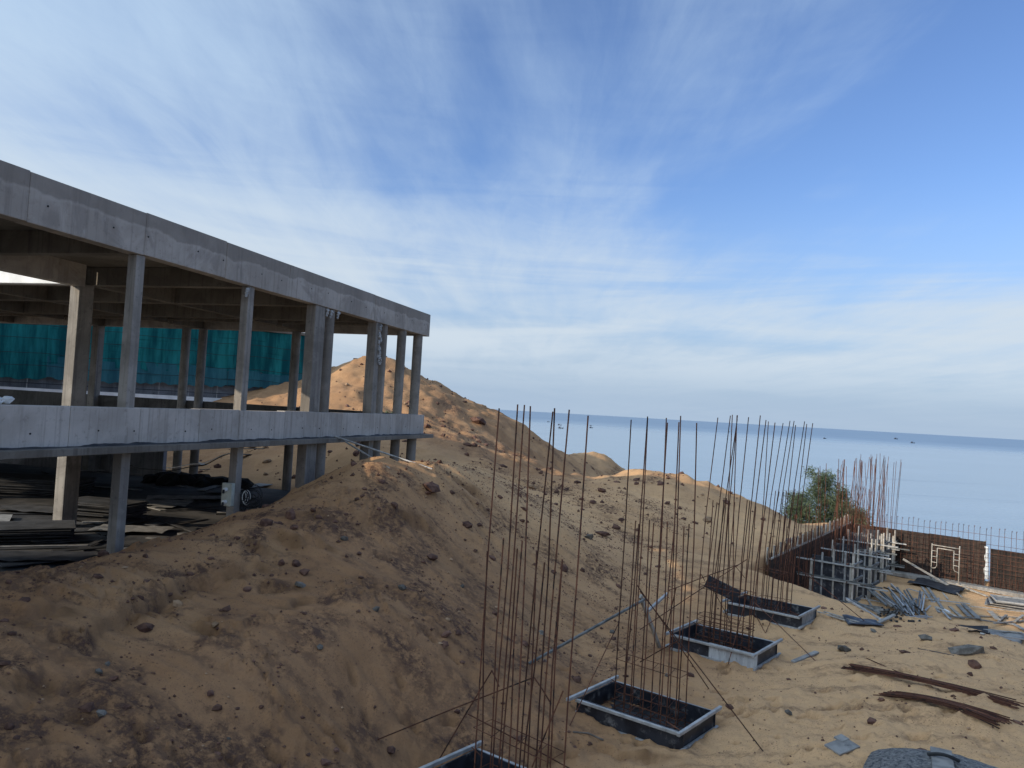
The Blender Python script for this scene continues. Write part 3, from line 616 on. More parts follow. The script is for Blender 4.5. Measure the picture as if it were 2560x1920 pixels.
# ------------------------------------------------------------------ things inside the ground floor
FLZ = 1.52
def on_floor(px, py): return onz(px, py, FLZ)
def stack(name, p, L, W, cnt, th, rz, mat, label, cat, part, seed):
    o = empty(name, label, cat); r = random.Random(seed); z = p[2]
    for k in range(cnt):
        MB().box((p[0] + r.uniform(-.09, .09), p[1] + r.uniform(-.09, .09), z + th / 2), L * r.uniform(.9, 1), W * r.uniform(.9, 1), th * .82, rz + r.uniform(-.05, .05)).build(part, mat, o); z += th * r.uniform(1.0, 1.35)
    return o
stack('plywood_stack', on_floor(75, 1232) , 3.4, 1.5, 13, .034, .1, 'old_board', 'wide stack of weathered plywood sheets at left behind the inner column', 'plywood', 'sheet', 1)
stack('plywood_stack', on_floor(252, 1298), 1.9, 1.2, 13, .032, -.15, 'old_board', 'small stack of plywood between the two lower columns', 'plywood', 'sheet', 2)
stack('plywood_stack', on_floor(40, 1350), 2.2, 1.2, 9, .03, .5, 'old_board', 'low untidy stack of boards in the dark bottom left corner of the ground floor', 'plywood', 'sheet', 3)
r = random.Random(21)
for k in range(70):
    p = on_floor(r.uniform(-40, 640), 1175 + 240 * r.random() ** 1.2)
    if (p[:2] - FE) @ FN < .9: continue
    L, W = r.uniform(.5, 2.0), r.choice((.12, .2, .3, .6)); z = gz(p); z = max(FLZ, z) + .02 + .012 * (k % 5)
    o = MB().box((0, 0, 0), L, W, .018, 0).build('loose_board', r.choice(('old_board', 'old_board', 'grey_board')), bevel=0)
    o.location = (p[0], p[1], z); o.rotation_euler = (r.uniform(-.03, .03), r.uniform(-.03, .03), r.uniform(0, 3.1))
    zone = 'behind the electrical box' if p[0] / p[1] > -.40 else 'between the two front columns' if p[0] / p[1] > -.50 else 'beside the slim front column' if p[0] / p[1] > -.56 else 'by the plywood stacks at far left'
    tag(o, '%s %s board on the shaded ground floor %s' % ('long' if L > 1.4 else 'short' if L < .9 else 'medium', 'broad' if W > .25 else 'narrow', zone), 'board', 'boards strewn on the building floor')
for i, (px, py, L, W, rz, mt, lb) in enumerate(((360, 1262, 2.6, 1.3, .2, 'grey_board', 'blue grey sheet lying flat on ground floor beside slim front column'), (95, 1280, 2.2, 1.0, -.1, 'old_board', 'dark sheet scrap on ground floor in front of wide plywood stack'), (470, 1250, 2.4, .9, .4, 'grey_board', 'grey sheet lying flat on ground floor left of the electrical box'), (55, 1400, 2.4, .9, .2, 'dark_sheet', 'dark sheet lying at bottom left of the ground floor'), (330, 1330, 1.7, .9, .1, 'grey_board', 'pale grey sheet on ground floor near sand crest'))):
    p = on_floor(px, py); b = MB(); nu = 10
    vs = [(L * (i_ / nu - .5), W * (j_ / 4 - .5) + .05 * math.sin(i_), .02 + .03 * abs(math.sin(i_ * 1.9 + j_))) for j_ in range(5) for i_ in range(nu + 1)] 
    fs = [(j_ * (nu + 1) + i_, j_ * (nu + 1) + i_ + 1, (j_ + 1) * (nu + 1) + i_ + 1, (j_ + 1) * (nu + 1) + i_) for j_ in range(4) for i_ in range(nu)]
    o = b.add(vs, fs).build('flat_sheet', mt, smooth=True); o.location = (p[0], p[1], max(FLZ, gz(p)) + .05); o.rotation_euler = (0, 0, rz); tag(o, lb, 'sheet')
# wind-blown dirt and crumbs along the ledge
b = MB(); xs_ = np.arange(0, 21, .045); hh_ = np.clip(.028 + .05 * fbm(xs_ * 1.1, xs_ * 0 + 3.3, 4, 91, .6), .004, .07); ww_ = np.clip(.10 + .14 * fbm(xs_ * .8, xs_ * 0 + 7.7, 4, 92, .6), .03, .21); vs = []
for x_, h_, w_ in zip(xs_, hh_, ww_): vs += [sn(x_, .012, 3.944), sn(x_, .012, 3.946 + h_), sn(x_, -w_ * .45, 3.946 + h_ * .75), sn(x_, -w_, 3.944)]
b.add(vs, [(i * 4 + k, i * 4 + k + 1, i * 4 + k + 5, i * 4 + k + 4) for i in range(len(xs_) - 1) for k in range(3)])
o_ = b.build('ledge_dirt', 'dark_sheet', bld); o_['kind'] = 'stuff'
p = on_floor(490, 1212); b = MB()
for k in range(9): blob(b, (p[0] + (k - 4) * .42, p[1] + .3 * math.sin(k * 2.1), FLZ + .05), .55 - .05 * abs(k - 4) + .1 * math.sin(k), 200 + k, 1.2, 1.2, .75)
tag(b.build('dark_heap', 'black_heap'), 'low black heap of rubbish at back of the ground floor', 'heap')

# electrical box, cable coil and sagging cable on the square column
eb = empty('electrical_box', 'grey electrical box hung on left side of the lower square column', 'electrical box')
ec = sn(10.95, .16, 2.72)
MB().frame(ec, V3(FD, 0) * .06, V3(FN, 0) * .13, (0, 0, .26)).build('case', 'box_enamel', eb, bevel=.012)
for dz in (.12, -.16):
    q = ec - V3(FD, 0) * .07 + (0, 0, dz); gl = MB().tube([q, q - V3(FD, 0) * .09], .045, 10).build('cable_gland', 'white_plastic', eb)
    MB().tube([q - V3(FD, 0) * .09, q - V3(FD, 0) * .11 - np.array((0, 0, .08))], .028, 8).build('plug', 'black_rubber', gl)
b = MB(); rr = random.Random(5); cc = sn(10.66, -.02, 2.62)
for k in range(14):
    R1 = rr.uniform(.10, .26); o1 = np.array((rr.uniform(-.02, .12), rr.uniform(-.04, .04), rr.uniform(-.14, .12))); tl = rr.uniform(-.5, .5); sq = rr.uniform(.6, 1.1)
    ax = V3(-FN, 0) * math.cos(tl) + V3(FD, 0) * math.sin(tl)
    b.tube([cc + o1 + ax * (R1 * math.cos(t) + .14) + np.array((0, 0, R1 * sq * math.sin(t))) for t in (2 * math.pi * j / 18 for j in range(19))], .008, 5)
tag(b.build('cable_coil', 'black_rubber'), 'tangled coil of black and white cable hung on the square column', 'cable')
b = MB()
for k in range(3):
    R1 = .09 + .025 * k; b.tube([cc + V3(-FN, 0) * (.08 + .03 * k + R1 * (.55 + .1 * k) * math.cos(t)) - V3(FD, 0) * .05 + np.array((0, 0, R1 * 1.2 * math.sin(t) + .04))for t in (2 * math.pi * j / 18 for j in range(19))], .006, 5)
tag(b.build('white_cable_loop', 'white_plastic'), 'white cable loops in front of the black coil on the column', 'cable')
for j, (mt, off) in enumerate((('white_plastic', 0), ('black_rubber', .05))):
    a = at(575, 1133, 17.3); c = at(325, 1160 + 3 * j, 17.8); b = MB()
    b.tube([a + (c - a) * t + np.array((0, 0, -(.18 + off) * math.sin(math.pi * t) ** .8 + .03 * math.sin(t * 19) * (1 - t))) for t in np.linspace(0, .62 if j == 0 else 1, 22)], .011, 5)
    tag(b.build('hanging_cable', mt), ['white tape wound cable sagging from square column towards the left', 'thin black cable sagging between two lower columns'][j], 'cable')
for j, (a, c, lb) in enumerate((((835, 1090, 21.4), (1085, 1172, 25.6), 'longer thin steel pole leaning from the ledge to the sand'), ((850, 1096, 21.6), (978, 1163, 24.0), 'shorter thin steel pole leaning from the ledge to the sand'))):
    A, C = at(*a), gp(c[0] - 5, c[1] + 8); tag(MB().tube([A, C], .025, 8).build('steel_pole', 'galvanised'), lb, 'pole')

# ------------------------------------------------------------------ footing boxes with column cages
U = V3(BLONG, 0); W_ = V3(BSIDE, 0); ZUP = np.array((0, 0, 1.0))
ordinal = ['nearest', 'second nearest', 'third nearest', 'farthest']
def footing_box(i):
    c = V3(BOXC[i], gz(BOXC[i]) - .03); o = empty('formwork_box', ['nearest black formwork box cut off by the bottom edge', 'black plywood formwork box below centre with scuffed right side', 'black formwork box with one pale grey front panel', 'farthest black formwork box beside the tall column formwork'][i], 'formwork', 'footing formwork boxes'); L, Wd, H = 1.9, 1.15, .36
    j = random.Random(40 + i)
    def pan(mat, u0, u1, v, nm='panel'): MB().frame(c + U * (u0 + u1) / 2 + W_ * v + ZUP * H / 2, U * (u1 - u0) / 2, W_ * .011, ZUP * H / 2).build(nm, mat, o, bevel=.003)
    if i == 2: pan('film_ply', -L / 2, -.08, -Wd / 2); p_ = pan('pale_ply', -.077, L / 2, -Wd / 2)
    else: pan('film_ply', -L / 2, L / 2, -Wd / 2)
    pan('film_ply', -L / 2, L / 2, Wd / 2)
    for sg in (-1, 1):
        MB().frame(c + U * sg * (L / 2 - .03) + ZUP * (H / 2 + .002), U * .011, W_ * (Wd / 2 - .013), ZUP * H / 2).build('panel', 'film_ply' if sg < 0 or i != 3 else 'grey_board', o, bevel=.003)
        for z, ex in ((H - .02, .27), (.05, .2)):      # tubes along the short sides run past the corners
            a = c + U * sg * (L / 2 + .012) + W_ * (-Wd / 2 - ex + j.uniform(-.06, .06)) + ZUP * (z + .055 + j.uniform(-.01, .02)); e = c + U * sg * (L / 2 + .012) + W_ * (Wd / 2 + ex * .8 + j.uniform(-.06, .06)) + ZUP * (z + .05)
            MB().bar(a, e, .052).build('tube', 'galvanised', o, bevel=.006)
        for z in (H - .03, .04):
            a = c + W_ * sg * (Wd / 2 + .038) - U * (L / 2 + .0) + ZUP * z; e = c + W_ * sg * (Wd / 2 + .038 + j.uniform(-.01, .01)) + U * (L / 2 - .04 + j.uniform(-.03, .03)) + ZUP * (z + j.uniform(-.008, .012))
            MB().bar(a, e, .05).build('tube', 'galvanised', o, bevel=.006)
    MB().frame(c + ZUP * .055, U * (L / 2 - .05), W_ * (Wd / 2 - .02), ZUP * .006).build('bottom_sheet', 'dark_sheet', o)
    for k in range(2):
        q = c + U * (L / 2 - .12) * (1 if k else -1) + W_ * (Wd / 2) * (-.9 if k else .9) + ZUP * (H + .06)
        MB().tube([q - U * .2, q + U * .16 - W_ * .1 - ZUP * .05], .008, 5).build('tie_wire', 'rust', o)
    return o
def cage(i, c, lean, tall, short, label, nbar=8, L=1.12, Wd=.34, stir=(.12, .26, .40, .92), top_j=.07, mat_=True, group='column rebar cages'):
    o = empty('rebar_cage', label, 'rebar cage', group); j = random.Random(70 + i); k = 0
    pos = [(-L / 2 + L * t / (nbar - 1) + j.uniform(-.035, .035), s * Wd / 2) for s in (-1, 1) for t in range(nbar)]
    for (u, v) in pos:
        k += 1; top = (tall if (k + (v > 0)) % 2 else short) + j.uniform(-top_j, top_j)
        p0 = c + U * u + W_ * v + ZUP * .02; ln = np.array((lean[0] + j.gauss(0, .10), lean[1] + j.gauss(0, .10), 0)) * (top - c[2]) / 5.0
        p3 = p0 * 1.0; p3[2] = top; bend = np.array((j.uniform(-.03, .03), j.uniform(-.03, .03), 0))
        pts = [p0, p0 + (p3 - p0) * .3 + ln * .12, p0 + (p3 - p0) * .6 + ln * .45 + bend, p3 + ln]
        MB().tube(pts, .0098, 6).build('bar', 'rust', o)
    for z in stir:
        z += c[2]; dz = j.uniform(-.03, .03); e = .012
        q = [c * (1, 1, 0) + U * (a * (L / 2 + e)) + W_ * (d * (Wd / 2 + e)) + ZUP * (z + dz * a) for a, d in ((-1, -1), (1, -1), (1, 1), (-1, 1), (-1, -1))]
        MB().tube(q, .006, 5).build('stirrup', 'rust', o)
        for t in (-.28, .05, .33):
            a = c * (1, 1, 0) + U * t * L + ZUP * z; MB().tube([a - W_ * (Wd / 2 + .03) + U * .04, a + W_ * (Wd / 2 + .03) - U * .04], .005, 5).build('crosstie', 'rust', o)
    if mat_:
        for t in range(9): a = c + U * (-.85 + 1.7 * t / 8) + ZUP * .085; MB().tube([a - W_ * .5, a + W_ * .5], .007, 5).build('mat_bar', 'rust', o)
        for t in range(5): a = c + W_ * (-.45 + .9 * t / 4) + ZUP * .10; MB().tube([a - U * .88, a + U * .88], .007, 5).build('mat_bar', 'rust', o)
    return o
def brace(o, pts, r=.009): MB().tube(pts, r, 6).build('brace', 'rust', o)
boxes = [footing_box(i) for i in range(4)]
ccs = [V3(BOXC[i], gz(BOXC[i])) for i in range(4)]
cg1 = cage(0, ccs[0] + U * .12 + W_ * .10, (.03, 0), 5.02, 3.27, 'tall rusty rebar cage nearest the camera in the cut off box')
cg2 = cage(1, ccs[1] + W_ * .16, (.05, 0), 5.0, 3.28, 'tall rusty rebar cage in the scuffed box below centre')
cg3 = cage(2, ccs[2] + W_ * .05, (.15, 0), 5.12, 3.30, 'rusty rebar cage in box with pale front panel', stir=(.12, .3, .48, .56, .64, .72, 1.30, 1.38), nbar=10, L=1.12)
cg4 = cage(3, ccs[3] + U * .05, (.30, 0), 5.08, 3.34, 'farthest tall rusty rebar cage rising from the fourth box', stir=(.12, .3, .5, 1.2), nbar=7, L=.75)
cg5 = cage(4, V3((9.35, 24.6), gz((9.35, 24.6)) - .1), (.05, .05), 2.3, .95, 'dense rusty rebar cluster at near end of left retaining wall', nbar=9, L=.9, Wd=.4, stir=tuple(.15 * k for k in range(1, 9)), mat_=False, top_j=.35)
for o, A, B_ in ((cg1, at(1335, 1693, 9.75), gp(945, 1845)), (cg1, at(1229, 1678, 10.2), gp(1092, 1912)), (cg1, at(1170, 1785, 10.4), gp(1445, 1935)), (cg1, at(1408, 1727, 9.6), at(1330, 1918, 9.7)), (cg1, at(1335, 1693, 9.75), at(1378, 1760, 9.6)), (cg1, at(1229, 1675, 10.2), at(1248, 1717, 10.1)),
                 (cg2, at(1548, 1555, 13.1), gp(1424, 1818)), (cg2, at(1592, 1462, 13.0), gp(1772, 1722)), (cg2, at(1600, 1478, 12.9), gp(1908, 1880)), (cg2, at(1690, 1470, 12.5), gp(1660, 1600)), (cg2, at(1700, 1600, 12.4), at(1600, 1655, 13.2)),
                 (cg3, at(1600, 1574, 15.2), at(1868, 1398, 16.7)), (cg3, at(1670, 1477, 15.9), at(1846, 1412, 16.8)), (cg3, at(1785, 1478, 16.9), gp(1826, 1560)), (cg3, at(1870, 1478, 16.4), gp(1820, 1662)), (cg3, at(1752, 1435, 16.9), at(1762, 1452, 16.9)), (cg3, at(1752, 1435, 16.9), at(1747, 1468, 17.0)),
                 (cg4, at(1890, 1540, 19.6), gp(1913, 1594)), (cg4, at(1950, 1500, 19.8), gp(1913, 1594)), (cg4, at(1885, 1505, 19.8), gp(2038, 1652)), (cg4, at(1965, 1395, 20.3), gp(2170, 1560)), (cg4, at(1838, 1415, 20.2), at(1862, 1445, 20.2))):
    brace(o, [A, (A + B_) / 2 + (0, 0, .01), B_])

# ------------------------------------------------------------------ long tube, post and board near the second cage
tube_end = at(1614, 1497, 15.6)
tag(MB().bar(gp(1322, 1662, .02), tube_end, .042, .042).build('steel_tube', 'old_tube', bevel=.005), 'long galvanised tube sloping up to a timber post behind second cage', 'tube')
tag(MB().bar(gp(1652, 1622, -.05), at(1601, 1490, 15.75), .05, .09).build('timber_post', 'timber', bevel=.004), 'leaning timber post holding up the end of the long tube', 'post')
tag(MB().bar(at(1620, 1527, 16.0), at(1668, 1484, 17.6), .055).build('steel_tube', 'galvanised', bevel=.006), 'short galvanised tube leaning behind the timber post', 'tube')
A, B_ = at(1766, 1452, 18.4), at(1846, 1492, 18.2)
tag(MB().bar(A, B_, .02, .30).build('black_board', 'film_ply', bevel=.003), 'black plywood board leaning beside the farthest box', 'board')

# ------------------------------------------------------------------ column formworks in front of the left retaining wall
def column_formwork(i, pr):
    lb = ['nearest tall column formwork of black panels and pale tubes', 'second tall column formwork behind the nearest one', 'third tall column formwork towards the far corner', 'farthest column formwork next to the leaning prop'][i]
    o = empty('column_formwork', lb, 'formwork', 'column formworks by the retaining wall'); j = random.Random(120 + i)
    z0 = gz(pr) - .05; L, Dp, Hh = 1.40, .50, 2.0
    c = V3(pr - BLONG * L / 2 + BSIDE * Dp / 2, z0)
    for (ua, ub, za, zb) in ((-L / 2 + .03, -.12, 0, 1.2), (-.115, L / 2 - .03, 0, 1.2), (-L / 2 + .03, .1, 1.204, 2.0), (.105, L / 2 - .03, 1.204, 1.75 + .2 * j.random())):
        MB().frame(c + U * (ua + ub) / 2 - W_ * Dp / 2 + ZUP * (za + zb) / 2, U * (ub - ua) / 2, W_ * .012, ZUP * (zb - za) / 2).build('panel', 'film_ply', o, bevel=.003)
    MB().frame(c + W_ * Dp / 2 + ZUP * .85, U * (L / 2 - .03), W_ * .012, ZUP * .85).build('panel', 'film_ply', o)
    for sg in (-1, 1): MB().frame(c + U * sg * L / 2 + ZUP * .9, U * .012, W_ * (Dp / 2 + .02), ZUP * .9).build('panel', 'film_ply', o, bevel=.003)
    for k, u in enumerate((-.5, -.22, .08, .36, .5)):
        h = Hh + j.uniform(-.25, .35); a = c + U * u * L * .98 - W_ * (Dp / 2 + .045); MB().bar(a, a + ZUP * h + U * j.uniform(-.03, .03), .05 if k not in (0, 4) else .085, .05).build('stud', 'galvanised' if k % 2 else 'timber', o, bevel=.004)
    for v in (-.3, .3):
        a = c + U * (L / 2 + .045) + W_ * v; MB().bar(a, a + ZUP * (Hh + j.uniform(0, .35)), .06, .05).build('stud', 'timber', o, bevel=.004)
    for z in (.50, 1.22, 1.84 - .1 * i):
        for dz in ((0, .075) if z < 1.3 else (0,)):
            e0, e1 = j.uniform(.15, .55), j.uniform(.25, .8); y_ = -W_ * (Dp / 2 + .10 + .01 * (dz > 0)); za = z + dz + j.uniform(-.02, .02)
            wl_ = MB().bar(c - U * (L / 2 + e0) + y_ + ZUP * za, c + U * (L / 2 + e1) + y_ + ZUP * (za + j.uniform(-.03, .03)), .05).build('waler', 'galvanised' if dz == 0 else 'old_tube', o, bevel=.004)
            x_ = U * (L / 2 + .10); MB().bar(c + x_ - W_ * (Dp / 2 + .15) + ZUP * (za + .06), c + x_ + W_ * (Dp / 2 + j.uniform(.3, .7)) + ZUP * (za + .06), .05).build('waler', 'old_tube', o)
        for u in (-.42, .42): q = c + U * u * L - W_ * (Dp / 2 + .15) + ZUP * (z + .04); MB().tube([q - W_ * .08, q + W_ * .06], .022, 6).build('clamp', 'rust', wl_)
    for k in range(18):
        u, v = (-.45 + .90 * (k % 9) / 8) * L, (-.32 if k < 9 else .32) * Dp; h = (5.2 if k % 3 else 4.0) + j.uniform(-.25, .25); p0 = c + U * u + W_ * v + ZUP * .1
        ln = np.array((j.gauss(.08, .16), j.gauss(0, .15), 0)); MB().tube([p0, p0 + ZUP * h * .5 + ln * .25, p0 + ZUP * h + ln], .0095, 5).build('bar', 'rust', o)
    return o
FPOS = [onz(2125, 1541, -1.5)[:2], onz(2172, 1498, -1.5)[:2], onz(2203, 1457, -1.5)[:2], onz(2232, 1434, -1.5)[:2]]
for i, q in enumerate(FPOS): column_formwork(i, q)

# ------------------------------------------------------------------ retaining walls
wl = empty('retaining_wall', 'left retaining wall of rusty mesh running towards the corner', 'wall'); j = random.Random(9)
WD3, WC3 = V3(WDIR, 0), V3(WC, 0); w0 = V3(WA, 0)
k = 0; t = -1.6
while t < WLEN:
    t1 = min(t + 1.22, WLEN); MB().frame(w0 + WD3 * (t + t1) / 2 + ZUP * -.5, WD3 * (t1 - t - .006) / 2, WC3 * .02, ZUP * (1.0 + .006 * (k % 2))).build('panel', 'brown_ply', wl); t = t1; k += 1
t = -1.6
while t < WLEN:
    e = min(t + 2.4, WLEN); MB().bar(w0 + WD3 * (t + .01) + ZUP * .535 + WC3 * .02, w0 + WD3 * e + ZUP * .535 + WC3 * .02, .07, .05).build('cap_timber', 'timber', wl, bevel=.004); t = e
t = -1.5; k = 0
while t < WLEN:
    a = w0 + WD3 * t + WC3 * .16; tp = .95 + j.uniform(-.06, .06); MB().tube([a + ZUP * -1.55, a + ZUP * tp, a + ZUP * tp - WC3 * .07], .008, 5).build('bar', 'rust', wl)
    a = w0 + WD3 * (t + .1) - WC3 * .14; MB().bar(a + ZUP * .3, a + ZUP * (.88 + j.uniform(-.05, .05)), .018 if k % 3 else .05).build('stub', 'rust' if k % 3 else 'timber', wl); t += .27; k += 1
for z in np.arange(-1.35, .9, .25): MB().tube([w0 + WD3 * -1.55 + WC3 * .175 + ZUP * z, w0 + WD3 * WLEN + WC3 * .175 + ZUP * (z + .02)], .007, 5).build('bar', 'rust', wl)

wb = empty('retaining_wall', 'back retaining wall of brown panels behind the scaffold frame', 'wall'); b0 = V3(WB, 0); BD3, BN3 = V3(BDIR, 0), V3(BN, 0); BL = 10.4
t = -.2; k = 0; gap_u = None
# the pale gap in the panels sits where the photograph shows it
a_, _ = ray(2469, 1400); gap_u = float((a_ * WB[1] - WB[0]) / (BDIR[0] - a_ * BDIR[1]))
while t < BL:
    t1 = t + j.uniform(1.1, 1.35)
    if t < gap_u < t1 + .3: t1 = gap_u - .10
    tp = .50 - (.0 if t < gap_u - .2 else .26) + j.uniform(-.02, .03)
    pn_ = MB().frame(b0 + BD3 * (t + t1) / 2 + ZUP * (tp - 1.55) / 2 + BN3 * j.uniform(-.012, .012), BD3 * (t1 - t - .008) / 2, BN3 * .02, ZUP * (tp + 1.55) / 2).build('panel', 'brown_ply', wb, bevel=.003)
    MB().bar(b0 + BD3 * (t1 - .02) - BN3 * .05 + ZUP * -1.5, b0 + BD3 * (t1 - .02) - BN3 * .05 + ZUP * (tp + .02), .05).build('stud', 'timber', pn_)
    t = t1 if abs(t1 - (gap_u - .10)) > .01 else gap_u + .10; k += 1
t = .1
while t < BL:
    a = b0 + BD3 * t + BN3 * .16; tp = 1.12 + j.uniform(-.05, .05); le = BD3 * j.uniform(-.03, .03); MB().tube([a + ZUP * -1.5, a + le + ZUP * tp, a + le + ZUP * (tp + .012) - BN3 * .09, a + le - BN3 * .11 + ZUP * (tp - .05)], .0085, 5).build('bar', 'rust', wb); t += .225 + j.uniform(-.025, .025)
for z in list(np.arange(-1.3, .5, .19)) + [.80]: MB().tube([b0 + BD3 * (BL * q / 6) + BN3 * .178 + ZUP * (z + j.uniform(-.012, .012)) for q in range(7)], .007, 5).build('bar', 'rust', wb)
t = 3.2
while t < BL:
    a = b0 + BD3 * t + BN3 * .40; MB().tube([a + ZUP * -1.5, a + ZUP * (-.95 + j.uniform(-.06, .06))], .009, 5).build('starter_bar', 'rust', wb); t += .21
MB().frame(b0 + BD3 * BL / 2 + BN3 * .42 + ZUP * -1.46, BD3 * BL / 2, BN3 * .30, ZUP * .09).build('footing', 'column_concrete', wb, bevel=.02)
b = MB(); q = b0 + BD3 * gap_u + BN3 * .03
vs = []; 
for z in range(11): vs += [q + BD3 * (-.10 + .03 * math.sin(z * 1.7)) + ZUP * (-1.1 + z * .14) + BN3 * .03 * math.sin(z), q + BD3 * (.0 + .02 * math.cos(z * 2.3)) + ZUP * (-1.1 + z * .14) + BN3 * .05, q + BD3 * (.09 - .006 * z) + ZUP * (-1.1 + z * .14)]
fs = [(i * 3 + k_, i * 3 + k_ + 1, i * 3 + k_ + 4, i * 3 + k_ + 3) for i in range(10) for k_ in range(2)]
b.add(vs, fs); o = b.build('plastic_strip', 'white_plastic', smooth=True); md = o.modifiers.new('thickness', 'SOLIDIFY'); md.thickness = .01
tag(o, 'crumpled white plastic strip hanging in the gap of the back wall', 'plastic')

# scaffold frame
sf = empty('scaffold_frame', 'pale walk through scaffold frame standing against the back wall', 'scaffold'); A = onz(2327, 1447, -1.38); C = onz(2396, 1460, -1.38); X = (C - A) / np.linalg.norm(C - A); wdt = float(np.linalg.norm(C - A)); hh = 1.56
def sft(pts, nm, r_=.022): MB().tube(pts, r_, 8).build(nm, 'timber', sf, smooth=True)
sft([A, A + ZUP * hh], 'post'); sft([C, C + ZUP * (hh + .06)], 'post'); sft([A + ZUP * (hh - .06), C + ZUP * (hh - .06)], 'top_rail'); sft([A + X * .22 + ZUP * (hh - .17), C - X * .22 + ZUP * (hh - .17)], 'top_rail', .018)
for sg, P0 in ((1, A), (-1, C)):
    e = P0 + X * .22 * sg
    il = MB().tube([e + ZUP * (hh - .17), e + ZUP * .62, e + ZUP * .52 - X * .05 * sg, P0 + ZUP * .47], .018, 8).build('inner_leg', 'timber', sf, smooth=True)
    for z in (.75, 1.0, 1.25): MB().tube([P0 + ZUP * z, e + ZUP * z], .014, 8).build('rung', 'timber', il, smooth=True)
A2 = onz(2452, 1400, 0)
tag(MB().bar(at(2258, 1398, 33.6), gp(2372, 1466, .03), .06, .09).build('timber_prop', 'timber', bevel=.005), 'long pale timber prop slanting down from farthest column formwork', 'prop')

# ------------------------------------------------------------------ loose material on the pit floor
dark_end = M['black_rubber']
def tubeobj(a, e, w, mat, nm, label, cat, group=None, h=None):
    b = MB().bar(a, e, w, h); o = b.build(nm, mat); o.data.materials.append(dark_end)
    return tag(o, label, cat, group)
r = random.Random(31); pc = gp(2238, 1527)
for k in range(62):
    lay = k // 18; px0 = r.uniform(2195, 2325) if k % 3 else r.uniform(2200, 2300); py0 = 1552 - lay * 7 + r.uniform(-10, 5); a = gp(px0, py0, .03 + lay * .07); fan = (px0 - 2240) / 60.0
    ang = math.radians(80 - fan * 12 + r.gauss(0, 7)); L = r.uniform(1.4, 2.9); e = a + np.array((math.cos(ang), math.sin(ang), 0)) * L; e[2] = max(gz(e[:2]) + .03 + lay * .09 + r.uniform(0, .10), gz(e[:2]) + .03)
    o = tubeobj(a, e, .05, r.choice(('old_tube', 'old_tube', 'galvanised')), 'steel_tube', '', 'tube', 'pile of short steel tubes')
    o['label'] = '%s steel tube, %s layer, %s of the fanned tube pile' % ('pale' if o.data.materials[0].name.startswith('galv') else 'dark', ('bottom', 'second', 'third', 'top')[min(lay, 3)], 'left end' if px0 < 2232 else 'middle' if px0 < 2272 else 'centre right' if px0 < 2300 else 'right end')
    for p_ in o.data.polygons:
        if abs(p_.normal.dot(Vector(e - a).normalized())) > .95: p_.material_index = 1
plk = [((2305, 1468), (2348, 1533), .09, 'grey_board'), ((2318, 1470), (2356, 1528), .09, 'grey_board'), ((2300, 1500), (2425, 1515), .05, 'galvanised'), ((2347, 1502), (2313, 1530), .06, 'galvanised'), ((2374, 1519), (2408, 1549), .10, 'timber'), ((2394, 1515), (2424, 1549), .13, 'grey_board'), ((2408, 1516), (2446, 1551), .14, 'grey_board'), ((2340, 1524), (2392, 1546), .08, 'timber'), ((2352, 1522), (2372, 1532), .12, 'white_render'),
       ((2474, 1531), (2494, 1556), .16, 'timber'), ((2372, 1547), (2450, 1552), .07, 'grey_board'), ((2484, 1566), (2560, 1556), .07, 'grey_board'), ((2440, 1542), (2556, 1546), .06, 'timber'), ((2516, 1546), (2495, 1562), .07, 'grey_board'), ((2558, 1543), (2536, 1560), .08, 'timber'), ((2408, 1474), (2468, 1494), .10, 'timber'), ((2178, 1552), (2318, 1541), .06, 'galvanised'), ((2195, 1562), (2235, 1548), .08, 'grey_board'), ((2200, 1556), (2330, 1548), .05, 'galvanised'), ((2356, 1535), (2376, 1552), .06, 'galvanised'),
       ((2455, 1587), (2558, 1601), .07, 'galvanised'), ((2458, 1578), (2556, 1590), .06, 'grey_board'), ((2530, 1564), (2560, 1580), .10, 'grey_board'), ((2362, 1462), (2500, 1487), .05, 'timber'), ((2210, 1470), (2256, 1486), .06, 'old_board'), ((2385, 1480), (2405, 1500), .05, 'timber'), ((2425, 1522), (2560, 1535), .05, 'timber'), ((2270, 1478), (2330, 1492), .05, 'galvanised'), ((2448, 1552), (2548, 1566), .05, 'grey_board'), ((2500, 1508), (2560, 1522), .05, 'timber'), ((2150, 1500), (2215, 1513), .05, 'galvanised'), ((2160, 1490), (2180, 1520), .05, 'galvanised'), ((2345, 1470), (2370, 1500), .05, 'timber'), ((2240, 1535), (2290, 1503), .05, 'galvanised')]
for k, (a, e, w, mt) in enumerate(plk):
    A, C = gp(*a), gp(*e); A[2] += .03 + .025 * (k % 4); C[2] += .03 + .025 * ((k * 3) % 4)
    LL = float(np.linalg.norm(A - C)); px_ = (a[0] + e[0]) / 2; py_ = (a[1] + e[1]) / 2
    zone = 'beside the tube pile' if px_ < 2300 else 'near the large dark sheet' if py_ < 1500 and px_ < 2450 else 'left of the panel stack' if py_ < 1540 and px_ > 2440 else 'right of the tube pile' if px_ < 2370 else 'just beyond the mound crest' if py_ > 1555 else 'in the middle of the lit sand'
    look = {'grey_board': 'grey', 'galvanised': 'steel grey', 'timber': 'pale timber', 'white_render': 'whitish', 'old_board': 'dark'}[mt]
    tag(MB().bar(A, C, w * 1.15, .035).build('plank', mt, bevel=.004), '%s %s %s lying %s' % ('long' if LL > 2.6 else 'short' if LL < 1.3 else 'medium', look, 'plank' if w > .07 else 'batten', zone), 'plank', 'planks strewn on the pit floor')
